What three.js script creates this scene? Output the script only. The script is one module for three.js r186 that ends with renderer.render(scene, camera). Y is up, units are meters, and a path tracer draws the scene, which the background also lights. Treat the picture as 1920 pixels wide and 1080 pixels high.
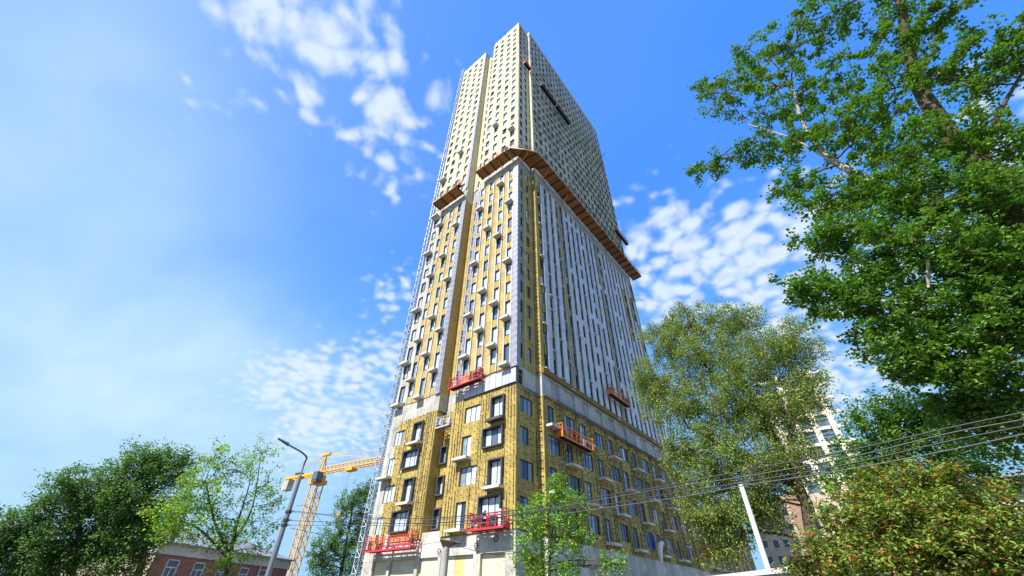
import * as THREE from 'three';
import { MarchingCubes } from 'three/addons/objects/MarchingCubes.js';

// ---------------------------------------------------------------- camera, sky, sun, exposure
const W = 1920, HH = 1080, F = 741.9, PITCH = 0.6843, ROLL = 0.0179, EYE = 1.6;
const scene = new THREE.Scene();
const camera = new THREE.PerspectiveCamera(2 * Math.atan(540 / F) * 180 / Math.PI, 16 / 9, 0.1, 4000);
camera.position.set(0, EYE, 0);
camera.rotation.set(PITCH, 0, ROLL, 'XYZ');
camera.updateMatrixWorld(true);
const renderer = new THREE.WebGLRenderer({ antialias: true });
renderer.toneMapping = THREE.LinearToneMapping;
const EXPO = 1.75;                              // the photograph is exposed for the shade
renderer.toneMappingExposure = EXPO;
renderer.shadowMap.enabled = true;
const D2R = Math.PI / 180;
const SUN_AZ = -135.3 * D2R, SUN_EL = 50 * D2R;
const sunDir = new THREE.Vector3(Math.sin(SUN_AZ) * Math.cos(SUN_EL), Math.sin(SUN_EL), -Math.cos(SUN_AZ) * Math.cos(SUN_EL));
const sun = new THREE.DirectionalLight(new THREE.Color().setRGB(1, 0.95, 0.86), 4.8);
sun.position.copy(sunDir).multiplyScalar(300);
sun.castShadow = true;
sun.shadow.mapSize.set(4096, 4096);
Object.assign(sun.shadow.camera, { left: -130, right: 130, top: 150, bottom: -60, near: 1, far: 700 });
scene.add(sun, sun.target);

// ---------------------------------------------------------------- random numbers and noise
let seed = 12345;
const rnd = () => { seed = (seed + 0x6D2B79F5) | 0; let t = Math.imul(seed ^ (seed >>> 15), 1 | seed); t = (t + Math.imul(t ^ (t >>> 7), 61 | t)) ^ t; return ((t ^ (t >>> 14)) >>> 0) / 4294967296; };
const rr = (a, b) => a + (b - a) * rnd();
const gauss = () => { let s = 0; for (let i = 0; i < 4; i++) s += rnd(); return (s - 2) * 1.0; };
const PERM = new Float32Array(65536);
for (let i = 0; i < 65536; i++) PERM[i] = rnd();
const hash2 = (x, y) => PERM[(((x & 255) << 8) | (y & 255)) ^ ((x * 31 + y * 17) & 255)];
function vnoise(x, y) {
  const xi = Math.floor(x), yi = Math.floor(y); let fx = x - xi, fy = y - yi;
  fx = fx * fx * (3 - 2 * fx); fy = fy * fy * (3 - 2 * fy);
  const a = hash2(xi, yi), b = hash2(xi + 1, yi), c = hash2(xi, yi + 1), d = hash2(xi + 1, yi + 1);
  return a + (b - a) * fx + (c - a) * fy + (a - b - c + d) * fx * fy;
}
function fbm(x, y, o = 4) { let s = 0, a = 0.5, t = 0; for (let i = 0; i < o; i++) { s += a * vnoise(x, y); t += a; a *= 0.5; const nx = x * 1.62 - y * 1.17 + 13.1; y = x * 1.17 + y * 1.62 + 7.7; x = nx; } return s / t; }
function cells(x, y) {
  const xi = Math.floor(x), yi = Math.floor(y); let d1 = 9;
  for (let i = -1; i < 2; i++) for (let j = -1; j < 2; j++) {
    const px = xi + i + hash2(xi + i, yi + j), py = yi + j + hash2(yi + j + 71, xi + i + 37);
    const d = (px - x) ** 2 + (py - y) ** 2; if (d < d1) d1 = d;
  }
  return Math.sqrt(d1);
}
const sst = (a, b, x) => { const t = Math.min(1, Math.max(0, (x - a) / (b - a))); return t * t * (3 - 2 * t); };
const lerp = (a, b, t) => a + (b - a) * t;

// a direction or a point from a measured bearing of the photograph; a point takes its own horizontal distance
function dirOf(px, py) { return new THREE.Vector3((px - 960) / F, -(py - 540) / F, -1).applyQuaternion(camera.quaternion); }
function at(px, py, dist) { const d = dirOf(px, py); const k = dist / Math.hypot(d.x, d.z); return new THREE.Vector3(d.x * k, EYE + d.y * k, d.z * k); }
function spanAt(px, py, dist, n) { const d = dirOf(px, py); return n * dist / Math.hypot(d.x, d.z) / F; }   // n picture units at that distance, in metres

// ---------------------------------------------------------------- sky
{
  const w = 2048, h = 1024, data = new Float32Array(w * h * 4);
  const spot = (px, py, deg, s) => { const d = dirOf(px, py).normalize(); return [d.x, d.y, d.z, 1 / (2 * (deg * D2R) ** 2), s]; };
  const puffs = [spot(470, 20, 4, .95), spot(540, 40, 5, 1.05), spot(610, 90, 5, 1.05), spot(690, 130, 5, 1.05), spot(650, 40, 5, .9), spot(740, 200, 5, 1), spot(810, 170, 4, .9), spot(500, 185, 3, .7), spot(580, 185, 3, .75),
    spot(390, 180, 3, .5), spot(680, 255, 3, .8), spot(740, 320, 3.5, .9), spot(790, 300, 3, .7), spot(1200, 470, 5, .9), spot(1290, 470, 7, 1.1), spot(1390, 470, 7, 1.1), spot(1260, 560, 6, 1.05), spot(1480, 450, 7, 1.0), spot(1420, 560, 7, 1.05),
    spot(1540, 560, 7, .9), spot(1640, 640, 7, .95), spot(1560, 720, 4, 1.1), spot(1700, 520, 7, .8), spot(1870, 240, 5, .8), spot(520, 715, 4, 1), spot(590, 705, 4, 1.1), spot(650, 700, 4, 1.1), spot(710, 680, 4, 1), spot(600, 790, 5, 1.05), spot(690, 790, 5, 1), spot(640, 830, 5, .8), spot(740, 545, 4, .75),
    spot(1180, 420, 4, .7)];
  const veils = [spot(60, 120, 13, .50), spot(30, 330, 14, .62), spot(60, 520, 12, .62), spot(180, 440, 9, .35), spot(260, 690, 11, .72), spot(380, 730, 9, .65), spot(170, 740, 12, .55), spot(330, 330, 12, .25), spot(480, 820, 9, .5), spot(-200, 600, 20, .5), spot(-200, 100, 20, .45)];
  const sum = (list, x, y, z) => { let s = 0; for (const p of list) { const a = Math.acos(Math.min(1, Math.max(-1, x * p[0] + y * p[1] + z * p[2]))); s = Math.max(s, p[4] * Math.exp(-a * a * p[3])); } return s; };
  for (let j = 0; j < h; j++) {
    const el = ((j + .5) / h - .5) * Math.PI, y = Math.sin(el), c = Math.cos(el);
    for (let i = 0; i < w; i++) {
      const a = ((i + .5) / w - .5) * 2 * Math.PI, x = Math.cos(a) * c, z = Math.sin(a) * c, o = (j * w + i) * 4;
      const e = Math.max(0, y);
      let r = lerp(.36, .078, sst(0, .72, e)), g = lerp(.68, .315, sst(0, .8, e)), b = lerp(1.02, 1.03, e);
      if (y < 0) { r = .34; g = .5; b = .66; }
      if (y > .02) {
        const u = x / (y + .12), v = z / (y + .12);
        const behind = sst(-.25, .35, z);
        const veil = Math.min(.9, (sum(veils, x, y, z) +   .05 * sst(.4, .7, fbm(u * 1.1 + 4, v * 1.1, 3)) + behind * .45 * sst(.38, .7, fbm(u * .9, v * .9 + 9, 3))) * (.62 + .75 * fbm(u * 2.2 + v * 1.2, v * 4.2 - u * 2.4, 4)));
        r = lerp(r, .66, veil); g = lerp(g, .90, veil); b = lerp(b, 1.03, veil);
        const m = Math.max(sum(puffs, x, y, z), behind * .8 * sst(.45, .65, fbm(u * 1.4 + 31, v * 1.4, 3)));
        if (m > .03) {
          const wx = u + .05 * (fbm(u * 9, v * 9, 2) - .5), wz = v + .05 * (fbm(u * 9 + 50, v * 9, 2) - .5);
          const n = (1 - cells(wx * 18, wz * 18)) * .5 + fbm(wx * 28, wz * 28, 5) * .72;
          const d = sst(-.02, .5, n - 1.0 + m * .66) * sst(.02, .12, y) * .92;
          r = lerp(r, .80, d); g = lerp(g, .92, d); b = lerp(b, 1.03, d);
        }
      }
      data[o] = r / EXPO; data[o + 1] = g / EXPO; data[o + 2] = b / EXPO; data[o + 3] = 1;
    }
  }
  const t = new THREE.DataTexture(data, w, h, THREE.RGBAFormat, THREE.FloatType);
  t.mapping = THREE.EquirectangularReflectionMapping; t.magFilter = THREE.LinearFilter; t.minFilter = THREE.LinearFilter; t.wrapS = THREE.RepeatWrapping; t.needsUpdate = true;
  scene.background = t; scene.environment = t;
}

// ---------------------------------------------------------------- textures and materials
function tex(n, size, f) {                       // f(x, y in 0..1) -> [r, g, b] in 0..1 (sRGB); repeats every `size` metres
  const d = new Uint8Array(n * n * 4);
  for (let j = 0; j < n; j++) for (let i = 0; i < n; i++) { const c = f(i / n, j / n), o = (j * n + i) * 4; for (let k = 0; k < 3; k++) d[o + k] = Math.max(0, Math.min(255, c[k] * 255)); d[o + 3] = 255; }
  const t = new THREE.DataTexture(d, n, n); t.colorSpace = THREE.SRGBColorSpace; t.magFilter = THREE.LinearFilter; t.minFilter = THREE.LinearMipmapLinearFilter; t.generateMipmaps = true;
  t.wrapS = t.wrapT = THREE.RepeatWrapping; t.repeat.set(1 / size, 1 / size); t.needsUpdate = true; return t;
}
// noise that joins at its edges
const tn = (x, y, f, o = 4) => { const a = fbm(x * f, y * f, o), b = fbm((x - 1) * f, y * f, o), c = fbm(x * f, (y - 1) * f, o), d = fbm((x - 1) * f, (y - 1) * f, o); return lerp(lerp(a, b, x), lerp(c, d, x), y); };
const grey = (v, t = [1, 1, 1]) => [v * t[0], v * t[1], v * t[2]];
const T = {
  wool: tex(256, 2.4, (x, y) => { const n = tn(x, y, 40, 3) * .35 + tn(x * .999, y, 8, 3) * .3 + .55; return grey(n, [1, .985, .93]); }),
  concrete: tex(512, 6, (x, y) => { const n = tn(x, y, 6, 5), s = tn(x, y, 60, 2), run = tn(x, .2, 40, 3) * .5 + tn(x, y, 3, 3) * .5; return grey(.66 + .42 * (n - .5) + .16 * (s - .5) + .28 * (run - .5) + .12, [1, .99, .965]); }),
  wood: tex(256, 2, (x, y) => { const b = Math.floor(y * 12), n = fbm(x * 4 + b * 7, y * 90, 3), g = hash2(b, 5); const s = ((y * 12) % 1) < .06 ? .45 : 1; return grey((.6 + .3 * n + .22 * g) * s, [1, .94, .86]); }),
  film: tex(256, 1.7, (x, y) => { const n = tn(x, y, 4, 4), s = tn(x, y, 14, 3); return grey(.76 + .55 * (n - .35) + .25 * (s - .5), [.93, .97, 1]); }),
  foil: tex(256, 1, (x, y) => { const n = tn(x, y, 26, 3), q = tn(x, y, 9, 3); return grey(.62 + .75 * (n - .5) + .4 * (q - .5), [.97, .97, 1.04]); }),
  plaster: tex(256, 5, (x, y) => grey(.86 + .25 * (tn(x, y, 7, 5) - .5) + .12 * (tn(x, y, 50, 2) - .5))),
  bark: tex(256, 1.2, (x, y) => { const n = fbm(x * 30, y * 8, 4); return grey(.45 + .7 * n, [1, .97, .92]); }),
  dirt: tex(512, 18, (x, y) => { const n = tn(x, y, 8, 5), s = tn(x, y, 70, 2); return grey(.7 + .4 * (n - .5) + .2 * (s - .5), [1, .96, .9]); }),
};
const mats = [];
function mat(r, g, b, rough = .85, o = {}) { const m = new THREE.MeshStandardMaterial({ color: new THREE.Color().setRGB(r, g, b), roughness: rough, ...o }); m.side = THREE.DoubleSide; mats.push(m); return m; }
const bumpOf = (t, s) => { const c = t.clone(); c.colorSpace = THREE.NoColorSpace; c.needsUpdate = true; return { bumpMap: c, bumpScale: s }; };
const M = {
  wool: mat(.60, .455, .15, .95, { map: T.wool, vertexColors: true, ...bumpOf(T.wool, .02) }),
  woolPale: mat(.80, .76, .59, .95, { map: T.wool, vertexColors: true }),  // same wool higher up; its hazy, overexposed paleness is put into the colour
  woolLit: mat(.80, .80, .75, .8, { map: T.wool, vertexColors: true }),  // whiter wool for the sunlit upper spandrels, brightness put into the colour
  concrete: mat(.78, .76, .71, .9, { map: T.concrete, vertexColors: true, ...bumpOf(T.concrete, .006) }),
  ledge: mat(.80, .77, .69, .85, { map: T.concrete }),
  blocks: mat(.86, .82, .66, .92, { map: T.plaster, vertexColors: true }),
  white: mat(.80, .82, .86, .45, { map: T.plaster, vertexColors: true }),
  alu: mat(.66, .68, .72, .35, { metalness: .35 }),
  foil: mat(.86, .85, .88, .4, { map: T.foil, metalness: .15, ...bumpOf(T.foil, .03) }),
  panel: mat(.74, .78, .85, .25, { map: T.plaster }),
  frame: mat(.035, .037, .042, .45),
  box: mat(.075, .078, .088, .5),
  steelDark: mat(.045, .045, .05, .55),
  steel: mat(.42, .44, .47, .4, { metalness: .6 }),
  galv: mat(.60, .63, .68, .35, { metalness: .4 }),
  dark: mat(.02, .02, .022, .9),
  film: mat(.88, .92, .96, .16, { map: T.film }),
  film2: mat(.36, .42, .50, .12, { map: T.film }),
  glass: mat(.035, .05, .07, .04),
  glassB: mat(.10, .15, .22, .06),
  wood: mat(.56, .31, .12, .8, { map: T.wood, vertexColors: true, ...bumpOf(T.wood, .01) }),
  beam: mat(.09, .05, .03, .85),
  red: mat(.62, .03, .05, .45), orange: mat(.80, .22, .02, .45), yellow: mat(.82, .42, .03, .5), pinkmesh: mat(.62, .10, .10, .8),
  card: mat(.55, .38, .18, .9), whitePlain: mat(.70, .70, .69, .5), blue: mat(.03, .06, .30, .7),
  bark: mat(.16, .125, .095, .95, { map: T.bark, ...bumpOf(T.bark, .03) }), barkPale: mat(.62, .58, .50, .9, { map: T.bark, ...bumpOf(T.bark, .02) }),
  pole: mat(.20, .21, .23, .5, { metalness: .3 }), cable: mat(.03, .03, .035, .6), cableGrey: mat(.08, .085, .095, .6),
  pink: mat(.36, .17, .15, .9, { map: T.plaster }), cornice: mat(.70, .68, .64, .85, { map: T.plaster }), roof: mat(.30, .31, .33, .5, { metalness: .3 }),
  beige: mat(.72, .58, .44, .9, { map: T.plaster }), brown: mat(.42, .27, .18, .9, { map: T.plaster }), cream: mat(.80, .70, .58, .85),
  ground: mat(.20, .19, .175, .95, { map: T.dirt }),
};

// ---------------------------------------------------------------- mesh builder
class B {
  constructor() { this.p = []; this.n = []; this.t = []; this.c = []; this.i = []; }
  quad(a, b, c, d, k = 1) {
    const ux = b[0] - a[0], uy = b[1] - a[1], uz = b[2] - a[2], vx = d[0] - a[0], vy = d[1] - a[1], vz = d[2] - a[2];
    let nx = uy * vz - uz * vy, ny = uz * vx - ux * vz, nz = ux * vy - uy * vx; const l = Math.hypot(nx, ny, nz) || 1; nx /= l; ny /= l; nz /= l;
    const s = this.p.length / 3, ax = Math.abs(nx), ay = Math.abs(ny), az = Math.abs(nz), q = Array.isArray(k) ? k : [k, k, k];
    for (const v of [a, b, c, d]) { this.p.push(v[0], v[1], v[2]); this.n.push(nx, ny, nz); this.c.push(q[0], q[1], q[2]); if (ay > ax && ay > az) this.t.push(v[0], v[2]); else if (ax > az) this.t.push(v[2], v[1]); else this.t.push(v[0], v[1]); }
    this.i.push(s, s + 1, s + 2, s, s + 2, s + 3); return this;
  }
  hexa(q, k) { // q: 4 bottom points then 4 top points, counter-clockwise from above
    this.quad(q[3], q[2], q[1], q[0], k).quad(q[4], q[5], q[6], q[7], k);
    for (let e = 0; e < 4; e++) { const f = (e + 1) % 4; this.quad(q[e], q[f], q[f + 4], q[e + 4], k); } return this;
  }
  box(x0, x1, y0, y1, z0, z1, k) { return this.hexa([[x0, y0, z1], [x1, y0, z1], [x1, y0, z0], [x0, y0, z0], [x0, y1, z1], [x1, y1, z1], [x1, y1, z0], [x0, y1, z0]], k); }
  tube(pts, rad, sides = 6, k = 1, cap = true) {
    const V = pts.map(p => p.isVector3 ? p : new THREE.Vector3(...p)), q = Array.isArray(k) ? k : [k, k, k]; let nrm = null; const s0 = this.p.length / 3; let len = 0;
    for (let e = 0; e < V.length; e++) {
      const t = V[Math.min(e + 1, V.length - 1)].clone().sub(V[Math.max(e - 1, 0)]).normalize();
      if (!nrm) { nrm = Math.abs(t.y) < .9 ? new THREE.Vector3(0, 1, 0) : new THREE.Vector3(1, 0, 0); }
      nrm = nrm.clone().sub(t.clone().multiplyScalar(nrm.dot(t))).normalize(); const bi = t.clone().cross(nrm), R = Array.isArray(rad) ? rad[e] : rad;
      if (e) len += V[e].distanceTo(V[e - 1]);
      for (let s = 0; s <= sides; s++) {
        const a = s / sides * Math.PI * 2 + (sides === 4 ? Math.PI / 4 : 0), x = Math.cos(a), y = Math.sin(a), nx = nrm.x * x + bi.x * y, ny = nrm.y * x + bi.y * y, nz = nrm.z * x + bi.z * y;
        this.p.push(V[e].x + nx * R, V[e].y + ny * R, V[e].z + nz * R); this.n.push(nx, ny, nz); this.c.push(q[0], q[1], q[2]); this.t.push(s / sides * 6.28 * Math.max(R, .02), len);
      }
    }
    for (let e = 0; e < V.length - 1; e++) for (let s = 0; s < sides; s++) { const a = s0 + e * (sides + 1) + s, b = a + sides + 1; this.i.push(a, a + 1, b, b, a + 1, b + 1); }
    if (cap) for (const e of [0, V.length - 1]) { const b = s0 + e * (sides + 1); for (let s = 1; s < sides - 1; s++) e ? this.i.push(b, b + s, b + s + 1) : this.i.push(b, b + s + 1, b + s); }
    return this;
  }
  bar(a, b, w, k) { return this.tube([a, b], w * .7071, 4, k); }
  geo() {
    const g = new THREE.BufferGeometry();
    g.setAttribute('position', new THREE.Float32BufferAttribute(this.p, 3)); g.setAttribute('normal', new THREE.Float32BufferAttribute(this.n, 3));
    g.setAttribute('uv', new THREE.Float32BufferAttribute(this.t, 2)); g.setAttribute('color', new THREE.Float32BufferAttribute(this.c, 3)); g.setIndex(this.i); return g;
  }
  build(name, m, parent, kind) { const o = new THREE.Mesh(this.geo(), m); o.name = name; if (kind) o.userData.kind = kind; (parent || scene).add(o); return o; }
  get some() { return this.i.length > 0; }
}
const used = {};
function numbered(n) { if (!(n in used)) { used[n] = 0; return n; } used[n]++; return n + '_' + String(used[n]).padStart(3, '0'); }
function tag(o, label, category, group) { o.userData.label = label; o.userData.category = category; if (group) o.userData.group = group; return o; }
function thing(name, label, category, group, pos = [0, 0, 0], turn = 0) { const g = new THREE.Group(); g.name = numbered(name); g.position.set(...pos); g.rotation.y = turn; scene.add(g); return tag(g, label, category, group); }
function mesh(name, geo, m, parent, x = 0, y = 0, z = 0, ry = 0) { const o = new THREE.Mesh(geo, m); o.name = name; o.position.set(x, y, z); o.rotation.y = ry; parent.add(o); return o; }
const tint = (s = .08) => { const k = 1 - s / 2 + (rnd() - .5) * s * 2; return [k, k * (1 + (rnd() - .5) * s * .3), k * (1 + (rnd() - .5) * s * .8)]; };

// ---------------------------------------------------------------- ground
{
  const g = new THREE.PlaneGeometry(3000, 3000, 1, 1); g.rotateX(-Math.PI / 2); const uv = g.attributes.uv; for (let i = 0; i < uv.count; i++) uv.setXY(i, uv.getX(i) * 3000, uv.getY(i) * 3000);
  const o = new THREE.Mesh(g, M.ground); o.name = 'ground'; o.userData.kind = 'structure'; scene.add(o);
}

// ================================================================ the tower
// local axes of everything on the tower: x runs along the sunlit face (away to the left), z along the shaded face (away to the right), y up from the ground; outward is -z on the sunlit face, -x on the shaded one
const AZ = 0.689, CX = .6454, CZ = -39.4294, TURN = Math.PI - AZ;
const S = .78, V1 = 3.73, VR = 42.4, UL = 21.5, UA = 9.15, UB = 12.35, RD = 1.5, H = h => h + EYE;
const TOP = H(129.7), FL = 3.2, FC = n => H(23.43) + FL * n;           // centre of a tower window on floor n
const tower = thing('residential_tower', 'tall unfinished high-rise wrapped in yellow insulation with rows of dark-framed windows', 'tower', null, [CX, 0, CZ], TURN);
const toWorld = (u, y, v) => new THREE.Vector3(u, y, v).applyEuler(new THREE.Euler(0, TURN, 0)).add(new THREE.Vector3(CX, 0, CZ));

// --- window kit: origin at the middle of the sill, outward -z
const wcache = {};
function windowKit(w, h, lights, deep = .05) {
  const key = [w, h, lights, deep].map(x => x.toFixed(2)).join();
  if (wcache[key]) return wcache[key];
  const b = new B(), t = .065; b.box(-w / 2, w / 2, 0, t, -deep, .05).box(-w / 2, w / 2, h - t, h, -deep, .05).box(-w / 2, -w / 2 + t, t, h - t, -deep, .05).box(w / 2 - t, w / 2, t, h - t, -deep, .05);
  const inner = w - 2 * t, lw = inner / lights, xs = [];
  for (let i = 1; i < lights; i++) b.box(-inner / 2 + lw * i - .035, -inner / 2 + lw * i + .035, t, h - t, -.045, .045);
  for (let i = 0; i < lights; i++) xs.push(-inner / 2 + lw * (i + .5));
  return wcache[key] = { frame: b.geo(), pane: new B().box(-lw / 2 + .03, lw / 2 - .03, t, h - t, .0, .02).geo(), xs, lw };
}
const farF = new B(), farP = [new B(), new B(), new B(), new B()], paneM = [M.film, M.film2, M.glass, M.glassB];
let nWin = 0;
function putWindow(face, a, plane, sill, w, h, lights, pick, single, deep = .05) {      // face 'L': a = u, plane = v; face 'R': a = v, plane = u
  if (single && nWin < 300) {
    nWin++; const k = windowKit(w, h, lights, deep);
    const o = mesh('window', k.frame, M.frame, tower, face === 'L' ? a : plane, sill, face === 'L' ? plane : a, face === 'L' ? 0 : Math.PI / 2);
    for (const x of k.xs) mesh('pane', k.pane, paneM[pick()], o, x, 0, 0);
    return o;
  }
  const bx = (b, x0, x1, y0, y1, d0, d1) => face === 'L' ? b.box(a + x0, a + x1, y0, y1, plane + d0, plane + d1) : b.box(plane + d0, plane + d1, y0, y1, a + x0, a + x1);
  const t = .06; bx(farF, -w / 2, -w / 2 + t, sill, sill + h, -.14, .04); bx(farF, w / 2 - t, w / 2, sill, sill + h, -.14, .04); bx(farF, -w / 2 + t, w / 2 - t, sill, sill + t, -.14, .04); bx(farF, -w / 2 + t, w / 2 - t, sill + h - t, sill + h, -.14, .04);
  bx(farP[pick()], -w / 2 + t, w / 2 - t, sill + t, sill + h - t, 0, .02);
}
const pickL = () => { const r = rnd(); return r < .74 ? 0 : r < .88 ? 1 : r < .95 ? 3 : 2; };
const pickR = () => { const r = rnd(); return r < .3 ? 1 : r < .62 ? 3 : r < .9 ? 2 : 0; };
// --- slab ledges under the tall windows
const lcache = {};
function ledgeGeo(w, d, t) { const k = w + ',' + d + ',' + t; return lcache[k] ||= new B().box(-w / 2, w / 2, -t, .06, -d, -d + .07).box(-w / 2, -w / 2 + .07, -t, .06, -d + .07, .02).box(w / 2 - .07, w / 2, -t, .06, -d + .07, .02).box(-w / 2 + .07, w / 2 - .07, -t + .05, .0, -d + .07, .02).geo(); }
function putLedge(face, a, plane, y, w, d = .85, m = M.ledge, t = .26) { return mesh('ledge', ledgeGeo(w, d, t), m, tower, face === 'L' ? a : plane, y, face === 'L' ? plane : a, face === 'L' ? 0 : Math.PI / 2); }
// --- box on a face: along, up, and depth outward (o1 > o0, metres in front of `plane`)
function fbox(b, face, plane, a0, a1, y0, y1, o0, o1, k) { return face === 'L' ? b.box(a0, a1, y0, y1, plane - o1, plane - o0, k) : b.box(plane - o1, plane - o0, y0, y1, a0, a1, k); }
// --- a face covered with insulation boards, cut round its openings [a0, a1, y0, y1]
function clad(b, face, plane, a0, a1, y0, y1, holes, step, rise, thick, s) {
  const cut = new Set([a0, a1]); for (let x = a0 + step; x < a1 - .08; x += step) cut.add(x);
  let xs = [...cut]; for (const q of holes) for (const x of [q[0], q[1]]) if (x > a0 && x < a1) { xs = xs.filter(e => e === a0 || e === a1 || Math.abs(e - x) > .16 || holes.some(r => r[0] === e || r[1] === e)); xs.push(x); }
  xs = [...new Set(xs)].sort((p, q) => p - q);
  for (let i = 0; i < xs.length - 1; i++) {
    const l = xs[i], r = xs[i + 1], mid = (l + r) / 2, hs = holes.filter(q => q[0] < mid && q[1] > mid).sort((p, q) => p[2] - q[2]);
    let y = y0; const spans = []; for (const q of hs) { if (q[2] > y) spans.push([y, Math.min(q[2], y1)]); y = Math.max(y, q[3]); } if (y < y1) spans.push([y, y1]);
    for (const [p, q] of spans) { const n = Math.max(1, Math.round((q - p) / rise)), st = (q - p) / n; for (let e = 0; e < n; e++) fbox(b, face, plane, l + .006, r - .006, p + st * e + .005, p + st * (e + 1) - .005, -.18, thick + rr(-.012, .012), tint(s)); }
  }
}
// --- brackets: short black arms and guide rails standing off the boards
function spikes(b, face, plane, a0, a1, y0, y1, holes, step, rise, dense = 1) {
  const free = (a, y) => !holes.some(q => a > q[0] - .1 && a < q[1] + .1 && y > q[2] - .12 && y < q[3] + .12);
  for (let a = a0 + step * .5; a < a1; a += step) for (let y = y0 + rr(.1, .5); y < y1; y += rise * rr(.8, 1.2)) {
    const x = a + rr(-.05, .05); if (!free(x, y) || rnd() > dense) continue;
    fbox(b, face, plane, x - .018, x + .018, y - .025, y + .025, 0, rr(.1, .22)); if (rnd() < .4) fbox(b, face, plane, x - .04, x + .04, y - .04, y + .04, 0, .02);
  }
}
function rails(b, face, plane, a0, a1, y0, y1, holes, step, p) {
  for (let a = a0 + step * .5; a < a1; a += step) {
    let y = y0; while (y < y1) { const l = rr(1, 5), e = Math.min(y1, y + l); if (rnd() < p && !holes.some(q => a > q[0] - .05 && a < q[1] + .05 && e > q[2] && y < q[3])) fbox(b, face, plane, a - .02, a + .02, y, e, 0, .05); y = e + rr(.1, .6); }
  }
}
// --- concrete core (with a thickness of wall in front of which everything is hung)
{
  const b = new B(), k = () => [1, 1, 1];
  b.box(.35, UA - .35, H(5.3), TOP - .3, .35, 30, k()).box(UB + .35, UL - .3, H(5.3), TOP - .3, .35, 30, k()).box(UA - .35, UB + .35, H(5.3), TOP - 3.6, RD + .3, 30, k());
  b.box(-S + .3, 17, H(5.3), TOP - .3, V1 + .3, VR - .05, k());
  b.box(.35, UL - .3, 0, H(5.3), .7, 30).box(-S + .5, 17, 0, H(5.3), V1 + .6, VR, k());
  b.build('concrete_core', M.concrete, tower);
  // parapets
  const p = new B(); p.box(0, UA, H(127.6), TOP, 0, .35).box(UB, UL, H(127.6), TOP, 0, .35).box(0, .35, H(127.6), TOP, .35, V1).box(-S, -S + .3, H(127.6), TOP, V1, VR).box(-S + .3, .35, H(127.6), TOP, V1, V1 + .3).box(UA - .3, UA, H(124.6), TOP, .35, RD).box(UB, UB + .3, H(124), TOP, .35, RD).box(UA, UB, H(124.6), H(125.8), RD, RD + .3);
  p.build('parapet', M.concrete, tower);
}
const PB = H(5.5), PT = H(19.1), SH0 = H(21.3), MID = H(59.6), MID2 = H(62.9);
const heads = [18.0, 14.75, 11.5, 8.28].map(H);

// ---------------------------------------------------------------- podium, sunlit face
const holesL = [], holesR = [], holesS = [], holesRec = [];
const box2 = new B();
function podWin(face, plane, a0, a1, head, h, lights, holes, pick, o = {}) {
  holes.push([a0, a1, head - h, head]);
  putWindow(face, (a0 + a1) / 2, face === 'L' ? plane + .16 : plane + .16, head - h, a1 - a0 - .004, h - .004, lights, pick, true);
  if (o.surround) { // dark box frame standing proud of the wall
    const s = new B(), t = .13, d = .34; fbox(s, face, plane, a0 - t, a0, head - h - t, head + t, -.1, d); fbox(s, face, plane, a1, a1 + t, head - h - t, head + t, -.1, d); fbox(s, face, plane, a0, a1, head, head + t, -.1, d); fbox(s, face, plane, a0, a1, head - h - t, head - h, -.1, d); s.build('window_surround', M.box, tower);
  }
  if (o.ledge) putLedge(face, (a0 + a1) / 2 + (o.shift || 0), plane, head - h - (o.surround ? .14 : .02), a1 - a0 + (o.extra ?? .55), .85, o.ledge, .2);
}
for (let r = 0; r < 4; r++) {
  const even = r % 2 === 0, hd = heads[r];
  if (even) { podWin('L', 0, 1.6, 3.2, hd, 2.35, 2, holesL, pickL, { surround: 1, ledge: r ? M.ledge : M.box }); podWin('L', 0, 5.05, 7.45, hd, 1.8, 3, holesL, pickL); podWin('L', 0, 14.5, 16.05, hd, 2.35, 2, holesL, pickL, { surround: 1, ledge: M.ledge }); podWin('L', 0, 18.05, 20.15, hd - .15, 1.8, 3, holesL, pickL); }
  else { podWin('L', 0, 1.65, 4.2, hd, 1.8, 3, holesL, pickL, { surround: 1 }); podWin('L', 0, 6.15, 7.55, hd, 2.4, 2, holesL, pickL, { ledge: M.ledge, shift: .15, extra: .8 }); podWin('L', 0, 14.5, 17.2, hd, 1.85, 3, holesL, pickL, { surround: 1 }); podWin('L', 0, 19.15, 20.4, hd - .15, 2.3, 2, holesL, pickL, r === 1 ? { ledge: M.ledge, shift: .3, extra: .9 } : {}); }
  if (r) podWin('L', RD, 11.2, 12.1, hd, 1.75, 1, holesRec, pickR, { surround: 1 });
}
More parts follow.
